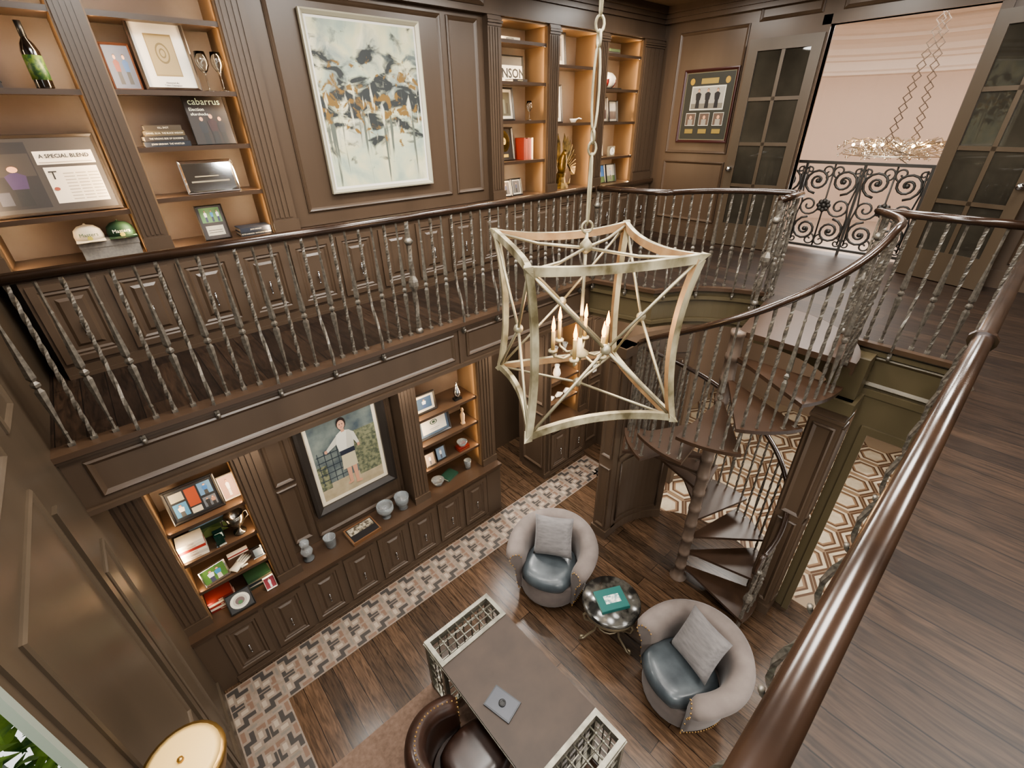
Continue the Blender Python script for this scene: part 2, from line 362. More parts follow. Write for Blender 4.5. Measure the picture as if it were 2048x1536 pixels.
mb.prof((.72,4.12,.93),(1,0,0),(0,0,1),1.04,1.66,PN,WOOD)
fin(mb,'wall_north',kind=ST)
mb=MB(); mb.box(3.07,3.9,2.5,4.0,4.3,2.88,WOOD); mb.box(4.0,3.84,2.5,5.3,4.28,2.83,WOOD); fin(mb,'wall_north',kind=ST)
mb=MB(); mb.box(4.0,4.28,0,5.3,4.4,2.83,WOOD); fin(mb,'wall_north',kind=ST)
mb=MB(); mb.box(4.95,3.84,0,5.3,4.28,2.5,WOOD); mb.prof((4.98,3.84,.2),(1,0,0),(0,0,1),.26,1.1,PN,WOOD); mb.prof((4.98,3.84,1.4),(1,0,0),(0,0,1),.26,1.0,PN,WOOD)
fin(mb,'wall_north',kind=ST)
for a,b in ((-.62,-.42),(.2,.42),(1.80,2.0),(2.85,3.07)):
    mb=MB(); pilaster(mb,a,b,3.86,.87,2.62,WOOD,.44); fin(mb,'trim_6',kind=ST)
mb=MB(); pilaster(mb,3.97,4.08,3.80,0,2.83,WOOD,.5)
mb.prof((3.97,4.26,.2),(0,-1,0),(0,0,1),.42,1.0,PN,WOOD);mb.prof((3.97,4.26,1.35),(0,-1,0),(0,0,1),.42,1.1,PN,WOOD); fin(mb,'trim_6',kind=ST)
mb=MB(); pilaster(mb,4.80,4.95,3.86,.87,2.5,WOOD,.4); fin(mb,'trim_6',kind=ST)
mb=MB(); mb.box(2.83,3.78,0,3.07,4.3,.81,WOOD); fin(mb,'trim_6',kind=ST)
LS=[1.97,1.60,1.23]
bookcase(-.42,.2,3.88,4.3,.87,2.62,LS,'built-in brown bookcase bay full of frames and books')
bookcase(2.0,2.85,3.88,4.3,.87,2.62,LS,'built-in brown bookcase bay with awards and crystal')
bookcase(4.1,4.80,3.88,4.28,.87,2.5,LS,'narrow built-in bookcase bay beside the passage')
mb=MB(); mb.box(1.5,7.2,0,6.2,7.3,2.83,Mt('hall_wall','#a08f7e',.7)); fin(mb,'wall_passage',kind=ST)
mb=MB(); mb.box(5.3,2.4,0,5.4,4.4,2.83,WOOD); fin(mb,'wall_passage',kind=ST)
mb=MB(); mb.box(1.5,5.0,2.83,6.5,7.3,2.9,WHITE); fin(mb,'ceiling',kind=ST)
RUGH=Mt('hall_rug','#9a8055',.9,c2='#3a332c',scale=4,contrast=.04)
mb=MB(); mb.prism([(3.6,5.3),(5.2,5.3),(5.2,6.9),(3.6,6.9)],0,.012,RUGH); fin(mb,'rug',label='dark and gold patterned rug in passage',cat='rug')
# curved wall by stair
mb=MB()
ii=arc(SC,.98,96,46,12); oo=arc(SC,1.12,96,46,12)
mb.prism(ii+oo[::-1],0,2.83,WOOD)
for z0,z1 in ((.0,.14),(2.6,2.83),(1.28,1.33)):
    a=arc(SC,.965,96,46,12); mb.prism(a+arc(SC,.98,96,46,12)[::-1],z0,z1,WOOD)
for (a0,a1) in ((91,51),):
    for z0,z1 in ((.22,1.2),(1.4,2.5)):
        for zz in (z0,z1): mb.sweep([(x,y,zz) for x,y in arc(SC,.975,a0,a1,10)],[(-.01,-.015),(.01,-.015),(.01,.015),(-.01,.015)],WOOD)
        for aa in (a0,a1):
            x,y=arc(SC,.975,aa,aa,1)[0]; mb.tube([(x,y,z0),(x,y,z1)],.014,WOOD,6)
fin(mb,'wall_curved',kind=ST)
mb=MB(); mb.box(3.72,2.42,0,3.90,2.62,2.83,WOOD); mb.prof((3.72,2.6,.2),(0,-1,0),(0,0,1),.16,1.0,PN,WOOD);mb.prof((3.72,2.6,1.35),(0,-1,0),(0,0,1),.16,1.3,PN,WOOD)
mb.box(3.70,2.40,0,3.92,2.64,.14,WOOD);mb.box(3.70,2.40,2.72,3.92,2.64,2.83,WOOD)
fin(mb,'wall_curved',kind=ST)
mb=MB(); cx0,cx1,cy0,cy1=4.2,4.44,.52,.76
mb.box(cx0,cy0,0,cx1,cy1,2.83,WOOD)
mb.box(cx0-.025,cy0-.025,0,cx1+.025,cy1+.025,.14,WOOD); mb.box(cx0-.04,cy0-.03,2.72,cx1+.03,cy1+.04,2.83,WOODG); mb.box(cx0-.015,cy0-.015,2.6,cx1+.015,cy1+.015,2.63,WOOD)
mb.box(cx0+.06,cy0,2.82,4.46,cy1,3.2,WOODG)
for z0,z1 in ((.2,1.4),(1.48,2.55)):
    mb.prof((cx0,cy1-.03,z0),(0,-1,0),(0,0,1),.18,z1-z0,PN,WOOD); mb.prof((cx1-.03,cy1,z0),(-1,0,0),(0,0,1),.18,z1-z0,PN,WOOD)
    mb.prof((cx0+.03,cy0,z0),(1,0,0),(0,0,1),.18,z1-z0,PN,WOOD)
fin(mb,'wall_column',kind=ST)
mb=MB(); mb.box(4.45,.38,0,4.62,.50,2.83,WOODG); mb.box(4.45,-.9,2.5,4.62,.38,2.83,WOODG); mb.box(4.43,.36,0,4.45,.42,2.54,WOODG); mb.box(4.43,-.9,2.47,4.45,.36,2.54,WOODG)
fin(mb,'trim_7',kind=ST)
BGW=Mt('beige_wall','#7e6a58',.6)
mb=MB(); mb.box(8.9,-1.5,0,9,3.4,2.83,BGW); mb.box(5.4,3.3,0,9,3.4,2.83,BGW); fin(mb,'wall_hall',kind=ST)
mb=MB(); mb.box(6.95,-1.5,2.83,9,3.4,2.9,BGW); fin(mb,'ceiling',kind=ST)
# east upper wall
mb=MB(); D0,D1,DZ=.98,2.38,5.78
mb.box(6.95,D1,UF,7.05,4.9,6.2,WOOD); mb.box(6.95,-3,UF,7.05,D0,6.2,WOOD); mb.box(6.95,D0,DZ,7.05,D1,6.2,WOOD)
def ep(y0,y1,z0,z1): mb.prof((6.95,y1,z0),(0,-1,0),(0,0,1),y1-y0,z1-z0,PN,WOOD)
ep(3.3,4.25,UF+.25,4.35);ep(3.3,4.25,4.45,5.9);ep(-.9,.1,UF+.25,5.9);ep(2.5,3.2,5.9,6.05);ep(1.1,2.3,5.9,6.02)
mb.box(6.93,-3,UF,6.95,D0,UF+.18,WOOD);mb.box(6.93,D1,UF,6.95,4.44,UF+.18,WOOD)
for y0,y1 in ((D0-.09,D0),(D1,D1+.09)): mb.box(6.92,y0,UF,7.07,y1,DZ+.09,WOOD)
mb.box(6.92,D0-.09,DZ,7.07,D1+.09,DZ+.09,WOOD)
fin(mb,'wall_east',kind=ST)
DW=Mt('door_wood','#4f4335',.35,c2='#41362a',scale=3,stretch=(1,1,.12),contrast=.3)
def door_leaf(name,hx,hy,rz):
    W=.80;HH=2.42
    t=bpy.data.objects.new(name,None); COL.objects.link(t); t.location=(hx,hy,UF+.01); t.rotation_euler=(0,0,rz); t['kind']=ST
    m=MB(); T=.022
    m.box(0,-T,0,.11,T,HH,DW);m.box(W-.11,-T,0,W,T,HH,DW);m.box(.11,-T,0,W-.11,T,.3,DW);m.box(.11,-T,HH-.12,W-.11,T,HH,DW)
    m.box(W/2-.02,-T*.7,.3,W/2+.02,T*.7,HH-.12,DW)
    for k in (1,2,3): z=.3+(HH-.42)*k/4; m.box(.11,-T*.7,z-.02,W-.11,T*.7,z+.02,DW)
    fin(m,'frame',t)
    m=MB(); m.box(.11,-.004,.3,W-.11,.004,HH-.12,PANE); fin(m,'glass',t)
    m=MB()
    for sg in (-1,1):
        m.lathe([(.03,0),(.03,.008),(.012,.012),(.012,.035),(.028,.045),(.034,.062),(.026,.08),(.001,.086)],12,CHROME,(W-.055,sg*T,1.0),(0,sg,0))
    fin(m,'knob',t)
    return t
door_leaf('door_1',6.90,D1+.02,pi/2+.12)
door_leaf('door_2',6.90,D0-.02,-pi/2-.3)
mb=MB(); mb.box(-.04,0,0,.04,.008,.11,cm('#7c7266')); mb.box(-.025,-.003,.02,.025,0,.09,WHITE); fin(mb,'outlet',None,(6.925,.25,UF+.05),(0,0,-pi/2),label='small wall outlet plate at baseboard',cat='outlet')
mb=MB(); mb.box(-.04,-.015,0,.04,0,.12,WHITE); mb.box(-.028,-.018,.05,.028,-.015,.1,cm('#6f8f7f')); fin(mb,'thermostat',None,(5.08,3.838,1.5),label='small white thermostat on brown panel wall',cat='thermostat')
# foyer: round hall with smooth cove cornice
FW=Mt('foyer_plaster','#c2ab99',.7); FT=Mt('foyer_white','#dccdbf',.6)
mb=MB(); fc=(9.1,1.9)
ia=arc(fc,2.6,-138,138,60); mb.prism(ia+arc(fc,2.7,-138,138,60)[::-1],2.95,6.9,FW)
cov=[(2.60,5.50),(2.54,5.52),(2.53,5.56),(2.57,5.59),(2.585,5.72),(2.54,5.74),(2.52,5.79),(2.46,5.82),(2.42,5.90),(2.33,5.96),(2.22,6.0),(2.18,6.01),(2.18,6.06),(2.10,6.08),(2.0,6.13),(1.88,6.16),(1.84,6.16),(1.84,6.21),(1.70,6.23),(1.55,6.25),(1.52,6.30)]
vs=[];fs=[];nn=60
for r,z in cov: vs+=[(x,y,z) for x,y in arc(fc,r,-138,138,nn)]
for k in range(len(cov)-1):
    for i in range(nn): fs.append((k*(nn+1)+i,k*(nn+1)+i+1,(k+1)*(nn+1)+i+1,(k+1)*(nn+1)+i))
mb.add(vs,fs,FT,False)
fin(mb,'wall_foyer',kind=ST)
mb=MB(); mb.prism(arc(fc,2.7,-138,138,60),6.3,6.4,FT); fin(mb,'ceiling',kind=ST)
mb=MB(); mb.prism(arc(fc,2.68,-138,138,60),2.95,3.05,Mt('foyer_light_block','#a8988a',.4)); fin(mb,'floor',kind=ST)  # unseen disc added to stop foyer light leaking into the hall below
t=thing('iron_railing','dark wrought iron scroll railing beyond the double doors','railing',(7.32,1.7,UF))
m=MB(); m.box(-.02,-1.3,1.08,.02,1.3,1.115,IRON); m.box(-.015,-1.3,.05,.015,1.3,.08,IRON)
for k in range(5): y=-1.3+k*.65; m.box(-.014,y-.014,0,.014,y+.014,1.1,IRON)
fin(m,'frame',t)
def spiral(cy,cz,r,a0,turns,n=24,dirn=1): return [(0,cy+r*(1-.85*i/n)*math.cos(a0+dirn*turns*2*pi*i/n),cz+r*(1-.85*i/n)*math.sin(a0+dirn*turns*2*pi*i/n)) for i in range(n+1)]
for k in range(4):
    c=-1.3+.325+k*.65; m=MB()
    for sg in (1,-1):
        m.tube(spiral(c+sg*.15,.88,.155,-pi/2,1.9,dirn=sg),.0155,IRON,5); m.tube(spiral(c+sg*.15,.28,.155,pi/2,1.9,dirn=-sg),.0155,IRON,5)
        m.tube(spiral(c+sg*.18,.58,.13,pi if sg>0 else 0,1.6,dirn=sg),.013,IRON,5)
        m.tube(spiral(c+sg*.07,1.0,.08,-pi/2,1.2,dirn=-sg),.011,IRON,5); m.tube(spiral(c+sg*.07,.15,.08,pi/2,1.2,dirn=sg),.011,IRON,5)
        m.tube(spiral(c+sg*.27,1.0,.06,-pi/2,1.2,dirn=sg),.010,IRON,5); m.tube(spiral(c+sg*.27,.14,.06,pi/2,1.2,dirn=-sg),.010,IRON,5)
        m.tube([(0,c+sg*.29,.12),(0,c+sg*.30,.45),(0,c+sg*.27,.6),(0,c+sg*.30,.8),(0,c+sg*.29,1.05)],.011,IRON,5)
        for zz in (.88,.28): m.ball((0,c+sg*.15,zz),.03,IRON,6)
    m.tube([(0,c,.08),(0,c,1.08)],.011,IRON,5)
    for j in range(8): a=j*pi/4; m.ball((0,c+.055*math.cos(a),.59+.055*math.sin(a)),.032,IRON,6)
    m.ball((0,c,.59),.035,IRON,6)
    fin(m,'scroll',t)
CRYS=Mt('crystal_silver','#b8ad9c',.2,.8)
t=thing('chandelier','silver branch chandelier with small lights in foyer','chandelier',(9.3,1.85,4.36))
m=MB()
random.seed(8)
for k in range(130):
    a=k*2.399; r=.12+.55*((k*7)%130)/130; z=random.uniform(-.06,.16)
    m.tube([(r*math.cos(a)*.6,r*math.sin(a)*.6,z),(r*math.cos(a+.25),r*math.sin(a+.25),z+.08),(r*1.15*math.cos(a+.5),r*1.15*math.sin(a+.5),z+random.uniform(-.04,.10))],.008,CRYS,4)
    m.ball((r*1.15*math.cos(a+.5),r*1.15*math.sin(a+.5),z+.03),.022,GLASS if k%3==0 else CRYS,5)
m.tube([(.66*math.cos(i*pi/12),.66*math.sin(i*pi/12),.02) for i in range(24)],.010,CRYS,5,closed=True)
fin(m,'branches',t)
BW=Mt('white_bulb','#ffcf8a',.4,emit=22)
m=MB()
for k in range(16):
    a=k*2.399; r=.1+.52*math.sqrt(k/16); m.ball((r*math.cos(a),r*math.sin(a),.15),.022,BW,6)
fin(m,'bulbs',t)
m=MB()
DKB=Mt('aged_brass','#55473a',.5,.2)
for sg,(ex,ey) in enumerate(((-.2,.1),(.25,-.15))):
    z=.05
    while z<1.85:
        f=z/1.85; m.tube([(ex*(1-f),ey*(1-f)+.05*math.cos(b),z+.06+.06*math.sin(b)) for b in [i*pi/2 for i in range(4)]],.010,DKB,4,closed=True); z+=.125
fin(m,'chain',t)
# ---------------- BALUSTERS ----------------
BH=.955
def bal_twist():
    m=MB(); m.tube([(0,0,BH*i/44) for i in range(45)],.0130,STEEL,4,twist=.38,flat=True); m.box(-.016,-.016,0,.016,.016,.025,STEEL); return m
def bal_spindle():
    m=MB(); m.lathe([(.009,0),(.009,.08),(.013,.09),(.008,.11),(.022,.37),(.011,.392),(.022,.405),(.022,.42),(.011,.435),(.022,.455),(.008,.76),(.012,.775),(.008,.79),(.009,BH)],4,STEEL,smooth=False); m.box(-.016,-.016,0,.016,.016,.025,STEEL); return m
def bal_belly():
    m=MB(); pts=[(0,0,BH-BH*.55*i/14) for i in range(15)]
    P=pts+[(0,-.012,.36),(0,-.04,.27),(0,-.07,.18),(0,-.085,.08),(0,-.08,.0),(0,-.065,-.05)]
    q=[Vector(P[0])]
    for a,b in zip(P[:-1],P[1:]):
        a=Vector(a);b=Vector(b); q+= [a.lerp(b,.5),b]
    m.tube(q,.0125,STEEL,4,twist=.38,flat=True)
    m.tube([(0,-.055-.032*math.cos(t),-.07-.042*math.sin(t)) for t in [i*.45 for i in range(10)]],[.012-.0007*i for i in range(10)],STEEL,6)
    m.box(-.014,-.07,-.10,.014,-.035,-.05,STEEL); return m
proto=[fin(f(),'baluster',None,(0,0,-50)) for f in (bal_twist,bal_spindle,bal_belly)]
RC=[(-.030,-.012),(-.022,-.03),(.022,-.03),(.030,-.012),(.030,.004),(.020,.018),(0,.024),(-.020,.018),(-.030,.004)]
def newel(t,loc,h=1.0):
    m=MB(); m.tube([(0,0,h*i/30) for i in range(31)],.022,STEEL,4,twist=.2,flat=True); m.lathe([(.034,0),(.034,.03),(.022,.05)],8,STEEL); m.lathe([(.022,h*.40),(.045,h*.45),(.045,h*.49),(.022,h*.54)],6,STEEL,smooth=False)
    for zz in (h*.8,): m.lathe([(.02,zz),(.042,zz+.03),(.02,zz+.06)],8,STEEL)
    fin(m,'newel_post',t,loc)
def railing(label,path,pts,nposts,loc,k=1):
    t=thing('railing',label,'railing',loc); L=Vector(loc)
    m=MB(); m.sweep([Vector(p)-L for p in path],[(a*k,b*k) for a,b in RC],RAIL,smooth=True); fin(m,'handrail',t)
    for (p,typ,rz,sz) in pts:
        o=dup(proto[typ],tuple(Vector(p)-L),(0,0,rz),t,(1,1,sz)); 
    for p,h in nposts: newel(t,tuple(Vector(p)-L),h)
    return t
RZ=UF+.985
TY=[2,1,0,1]
pts=[]
xs=[-.206+.1045*j for j in range(-3,42)]
for j,x in zip(range(-3,42),xs):
    if abs(x-1.87)<.05: continue
    pts.append(((x,3.36,UF),TY[j%4],0,1))
railing('long straight gallery railing of steel spindles with bronze handrail',[(-.62,3.36,RZ),(1.8,3.36,RZ),(4.17,3.36,RZ)],pts,[((1.87,3.36,UF),.96)],(1.8,3.36,UF))
pa=[(4.23,3.34),(4.28,3.05),(4.34,2.8)]+[p for p in arc(SC,1.25,69,LA,16)]+[(5.10,1.62),(4.88,1.62),(4.64,1.62)]
def resample(P,step):
    out=[];last=Vector(P[0]);nxt=step*.5
    for a,b in zip(P[:-1],P[1:]):
        a=Vector(a);b=Vector(b);l=(b-a).length;d=nxt
        while d<=l:
            q=a.lerp(b,d/l); out.append((q,(b-a).normalized())); d+=step
        nxt=d-l
    return out
pts=[]
for j,(q,tg) in enumerate(resample([(a,b,0) for a,b in pa],.10)):
    rz=math.atan2(tg.y,tg.x)
    pts.append(((q.x,q.y,UF),TY[j%4],rz,1))
railing('curved gallery railing of steel spindles around the stairwell',[(a,b,RZ) for a,b in pa],pts,[((4.64,1.62,UF),.97),((4.23,3.34,UF),.97),((5.16,1.68,UF),.97)],(4.8,2.4,UF))
pts=[((4.50,.74-.10*j,UF),TY[(j+1)%4],-pi/2,1) for j in range(8)]
railing('short gallery railing of steel spindles beside spiral stair',[(4.50,.83,RZ),(4.50,.4,RZ),(4.50,.03,RZ)],pts,[],(4.5,.4,UF))
pts=[]
SY=-.006
for j in range(-14,30):
    x=1.17+.1125*j; pts.append(((x,SY-.012,UF),TY[j%4],pi,1))
t=railing('polished bronze handrail on gallery with curled steel balusters',[(-.6,SY,RZ),(2,SY,RZ),(4.5,SY,RZ)],pts,[((2.04,SY,UF),.97)],(2,SY,UF),k=.86)
m=MB(); m.X=Matrix.Translation((2.03-2,0,RZ-UF)); m.sweep([(-.012,0,0),(.012,0,0)],[(a*1.25,b*1.1) for a,b in RC],RAIL); fin(m,'collar',t)
# ---------------- SPIRAL STAIR ----------------
st=thing('spiral_staircase','dark wood spiral staircase winding round a central post','staircase',(SC[0],SC[1],0))
m=MB(); pr=[(.10,0),(.10,.025),(.062,.04)]
NR=13;RIS=UF/14;ST_A=28.5;A0=-90
for k in range(14):
    zz=RIS*(k+1); pr+=[(.060,zz-.05),(.066,zz-.045),(.066,zz-.0)]+([(.060,zz+.01)] if k<13 else [(.001,zz)])
m.lathe(pr,18,POST); fin(m,'center_post',st)
for k in range(1,NR+1):
    a1=A0-ST_A*(k-1)+3; a0=a1-ST_A-6; z=UF-RIS*k
    m=MB(); c=(0,0)
    poly=arc(c,.055,a0,a1,3)+arc(c,.86,a1,a0,8)
    m.prism(poly,z-.032,z,TREAD)
    am=math.radians((a0+a1)/2); 
    m.tube([(.06*math.cos(am),.06*math.sin(am),z-.065),(.8*math.cos(am),.8*math.sin(am),z-.042)],.012,POST,4,flat=True)
    fin(m,'tread',st)
m=MB(); c=(0,0); m.prism(arc(c,.02,-90,LA,4)+arc(c,.875,LA,-90,16),UF-.05,UF+.001,TREAD,TREAD)
m.sweep([(x,y,UF-.05) for x,y in arc(c,.875,-90,-42,8)],[(-.01,-.05),(.01,-.05),(.01,.05),(-.01,.05)],TREAD)
m.sweep([(.05*math.cos(math.radians(LA)),.05*math.sin(math.radians(LA)),UF-.1),(.88*math.cos(math.radians(LA)),.88*math.sin(math.radians(LA)),UF-.1)],[(-.015,-.04),(.015,-.04),(.015,.05),(-.015,.05)],TREAD)
fin(m,'landing',st)
def zr(th): return RZ if th>=-92 else RZ-RIS*(-92-th)/ST_A
END=-462
ths=[-38,-44]+list(range(-50,END,-5))+[END]
RR=.82
hp=[(RR*math.cos(math.radians(th)),RR*math.sin(math.radians(th)),zr(th)) for th in ths]
m=MB(); m.sweep([(.57,-.61,RZ)]+hp[1:],[(p*.85,q*.85) for p,q in RC],RAIL,smooth=True)
e=hp[-1]; tgn=(Vector(hp[-1])-Vector(hp[-3])).normalized()
m.tube([Vector(e)+tgn*(.012*i)+Vector((0,0,-.0012*i*i*i*.25)) for i in range(0,9)],[.026-.001*i for i in range(9)],RAIL,8)
fin(m,'handrail',st)
j=0
th=-47
while th>END+2:
    k=min(NR,int((A0+3-th)//ST_A)+1) if th<A0 else 0
    zt=UF-RIS*k; hz=zr(th)-.02-zt
    o=dup(proto[(1,0,0,0)[j%4]],(RR*math.cos(math.radians(th)),RR*math.sin(math.radians(th)),zt-.03),(0,0,math.radians(th)),st,(1,1,(hz+.03)/BH)); o.name='baluster'
    th-=7.125; j+=1
newel(st,(e[0],e[1],.0),e[2]-.02); newel(st,(.57,-.63,UF),.97)
for p in proto: bpy.data.objects.remove(p)
# ---------------- CAGE CHANDELIER ----------------
CX,CY=1.98,1.62; zt,zb=H-.585,H-1.50; s=.425
ch=thing('lantern_chandelier','large open cage chandelier with gilded bowed frame and candle bulbs','chandelier',(CX,CY,zb),(0,0,math.radians(-30)))
hh=zt-zb
def cor(i,z): a=pi/4+i*pi/2; return Vector((s*math.sqrt(2)*math.cos(a),s*math.sqrt(2)*math.sin(a),z))
def bow(a,b,cen,amt,n=14):
    out=[]
    for i in range(n+1):
        t=i/n; p=a.lerp(b,t); mid=a.lerp(b,.5); d=(cen-mid).normalized(); out.append(p+d*amt*(4*t*(1-t)))
    return out
def bar(m,pts,w,t,nrm,mo,mi_):
    P=pts;n=len(P);vs=[]
    for i in range(n):
        tg=(P[min(i+1,n-1)]-P[max(i-1,0)]).normalized(); N=(nrm-tg*nrm.dot(tg)).normalized(); B=tg.cross(N)
        for a,b in ((-w,-t),(w,-t),(w,t),(-w,t)): vs.append(P[i]+B*a+N*b)
    for k in range(4):
        fs=[]
        for i in range(n-1): fs.append((i*4+k,i*4+(k+1)%4,i*4+4+(k+1)%4,i*4+4+k))
        m.add(vs,fs,mi_ if k==2 else mo)
    m.add(vs,[(0,1,2,3),tuple(4*(n-1)+i for i in range(4))],mo)
for i in range(4):
    for z in (hh,0):
        a=cor(i,z);b=cor(i+1,z); m=MB(); ax=(a+b)/2; ax.z=0
        P=bow(a,b,Vector((0,0,z+(-.3 if z else .3))),.055)
        bar(m,P,.022,.014,-ax.normalized(),GOLDP,GOLDI); fin(m,'frame_bar',ch)
    a=cor(i,0);b=cor(i,hh); m=MB()
    P=bow(a,b,Vector((0,0,hh/2)),.06)
    o_=Vector((a.x,a.y,0)).normalized()
    nx=Vector((-1 if a.x>0 else 1,0,0))
    bar(m,P,.021,.018,nx,GOLDP,GOLDI)
    for q,zz in ((a,-1),(b,1)):
        tip=q+o_*.045+Vector((0,0,.025*zz)); g=.025
        base=[q+o_.cross(Vector((0,0,1)))*g*u+Vector((0,0,g*v)) for u,v in ((-1,-1),(1,-1),(1,1),(-1,1))]
        m.add(base+[tip],[(0,1,4),(1,2,4),(2,3,4),(3,0,4),(0,1,2,3)],GOLDP)
    fin(m,'frame_bar',ch)
    m=MB(); fm=(cor(i,hh/2)+cor(i+1,hh/2))/2; fmi=Vector((fm.x*.90,fm.y*.90,hh/2))
    for q in (cor(i,0),cor(i+1,0),cor(i,hh),cor(i+1,hh)): m.tube([q,fmi],.009,RODM,6)
    m.ball(fmi,.030,RODM,10); fin(m,'cross_rods',ch)
m=MB()
for i in range(4): m.tube([cor(i,0),Vector((0,0,.05))],.009,RODM,6)
m.ball((0,0,.05),.03,RODM,10); fin(m,'cross_rods',ch)
m=MB()
for i in range(4): m.tube([cor(i,hh),cor(i,hh)*.5+Vector((0,0,hh*.5-.03)),Vector((0,0,hh-.02))],.009,RODM,6)
m.tube([(0,0,hh+.06),(0,0,.27)],.010,RODM,8); m.lathe([(.01,hh-.05),(.035,hh-.03),(.035,hh),(.01,hh+.03)],10,GOLDP); m.tube([(.03*math.cos(i*pi/6),0,hh+.09+.03*math.sin(i*pi/6)) for i in range(12)],.007,GOLDP,6,closed=True)
fin(m,'top_rods',ch)
m=MB(); K=.06; m.lathe([(.001,.17+K),(.05,.185+K),(.06,.20+K),(.02,.23+K),(.012,.3+K)],14,GOLDP)
m.ball((0,0,.16+K),.016,GOLDP,8)
for i in range(6):
    a=i*pi/3; ca,sa=math.cos(a),math.sin(a)
    m.tube([(.03*ca,.03*sa,.20+K),(.10*ca,.10*sa,.17+K),(.16*ca,.16*sa,.19+K),(.17*ca,.17*sa,.22+K)],.008,GOLDP,6); m.lathe([(.006,.215+K),(.03,.225+K),(.03,.235+K),(.013,.24+K)],10,GOLDP,(.17*ca,.17*sa,0))
fin(m,'candle_arms',ch)
CND=Mt('candle_sleeve','#b39866',.6)
for i in range(6):
    a=i*pi/3; m=MB(); c=(.17*math.cos(a),.17*math.sin(a),K)
    m.lathe([(.012,.235),(.012,.36)],10,CND,c); cd=fin(m,'candle',ch)
    m=MB(); m.lathe([(.006,.36),(.012,.378),(.0125,.392),(.008,.42),(.003,.445),(.001,.455)],10,BULB,c); fin(m,'bulb',cd)
m=MB(); z=hh+.10
top=6.2-zb
k=0
while z<top-.05:
    L=.06 if k%3 else .34
    L=min(L,top-z)
    rx=.016 if L>.1 else .02
    n=12; pts=[]
    for i in range(n):
        b=2*pi*i/n; u=rx*math.cos(b); pts.append((u if k%2 else 0,0 if k%2 else u,z+L/2+(L/2)*math.sin(b)))
    m.tube(pts,.0065,GOLDP,6,closed=True); z+=L-.008; k+=1
m.lathe([(.07,top-.03),(.07,top)],16,GOLDP)
fin(m,'chain',ch)
def light(name,typ,loc,e,col=(1,.9,.8),size=.3,rot=(0,0,0),sy=None):
    l=bpy.data.lights.new(name,typ); l.energy=e; l.color=col
    if typ=='AREA':
        l.size=size
        if sy: l.shape='RECTANGLE'; l.size_y=sy
        else: l.shape='DISK'
    elif typ=='POINT': l.shadow_soft_size=size
    o=bpy.data.objects.new(name,l); COL.objects.link(o); o.location=loc; o.rotation_euler=rot; return o
light('chandelier_glow','POINT',(CX,CY,zb+.50),12,(1,.74,.46),.12)
# ---------------- FURNITURE ----------------
LEGW=Mt('leg_wood','#5a3a28',.35)
def tub(loc,rz,mat,seat,label,sc=1,arm=.85,hmax=.80,amax=122,name='armchair',thick=1,phis=40):
    t=thing(name,label,'chair',loc,(0,0,rz)); 
    ir=.285 if thick else .335
    pr=[(.36,.09),(.39,.2),(.405,.36),(.42,.48),(.455,.56),(.49,.61),(.505,.66),(.49,.71),(.45,.74),(.40,.742),(.35,.725),(.315,.68),(ir+.012,.6),(ir,.5),(ir,.34),(ir,.2),(ir,.1)]
    vs=[];fs=[];n=phis;c=len(pr)
    for i in range(n+1):
        ph=math.radians(-amax+2*amax*i/n); f=abs(ph)/math.radians(amax)
        hb=(hmax-.09)/(.742-.09)*(1-(1-arm)*(f**1.6))
        edge=max(0,(f-.93)/.07); shr=1-.35*edge*edge
        mid=.40
        for r,z in pr:
            zz=.09+(z-.09)*hb*(1-.06*edge*edge); rr=mid+(r-mid)*shr
            x=rr*math.cos(ph); y=rr*math.sin(ph)
            if x<0: x*=1.22
            vs.append((x*sc,y*sc,zz))
    for i in range(n):
        for k in range(c):
            l=(k+1)%c; fs.append((i*c+k,i*c+l,(i+1)*c+l,(i+1)*c+k))
    m=MB(); m.add(vs,fs,mat,True); m.add(vs[:c],[tuple(range(c))],mat); m.add(vs[n*c:],[tuple(range(c))],mat); 
    fin(m,'backrest',t)
    m=MB(); m.lathe([(.35*sc,.09),(.355*sc,.12),(.355*sc,.33),(.34*sc,.36)],28,mat,(-.02,0,0)); fin(m,'base',t)
    m=MB(); m.puff(.64*sc,.60*sc,.19,seat,14,(-.09,0,.42),p=6,round_=.8); fin(m,'seat_cushion',t)
    m=MB(); nn=76
    for i in range(nn):
        a=-amax+2*amax*i/(nn-1); x=.375*math.cos(math.radians(a)); y=.375*math.sin(math.radians(a))
        if x<0:x*=1.22
        m.ball((x*sc,y*sc,.115),.008,BRASS,5)
    for sg in (0,n):
        for k in range(0,12):
            p=vs[sg*c+k]; m.ball(p,.009,BRASS,5)
    if not thick:
        for i in range(0,n+1):
            p=vs[i*c+9]; m.ball(p,.008,BRASS,5)
    fin(m,'nailhead_trim',t)['kind']='stuff'
    for a in (45,135,225,315):
        m=MB(); m.lathe([(.014,0),(.018,.015),(.024,.06),(.028,.095)],8,LEGW,(.27*sc*math.cos(math.radians(a)),.27*sc*math.sin(math.radians(a)),0)); fin(m,'leg',t)
    return t
CH1=(2.70,2.42,0.0);CH2=(2.76,.72,0.0)
tub(CH1,math.radians(26),VELVET,LEATHB,'taupe velvet tub armchair with slate leather seat near shelves',1.03)
tub(CH2,math.radians(-24),VELVET,LEATHB,'taupe velvet tub armchair with slate leather seat beside column',1.03)
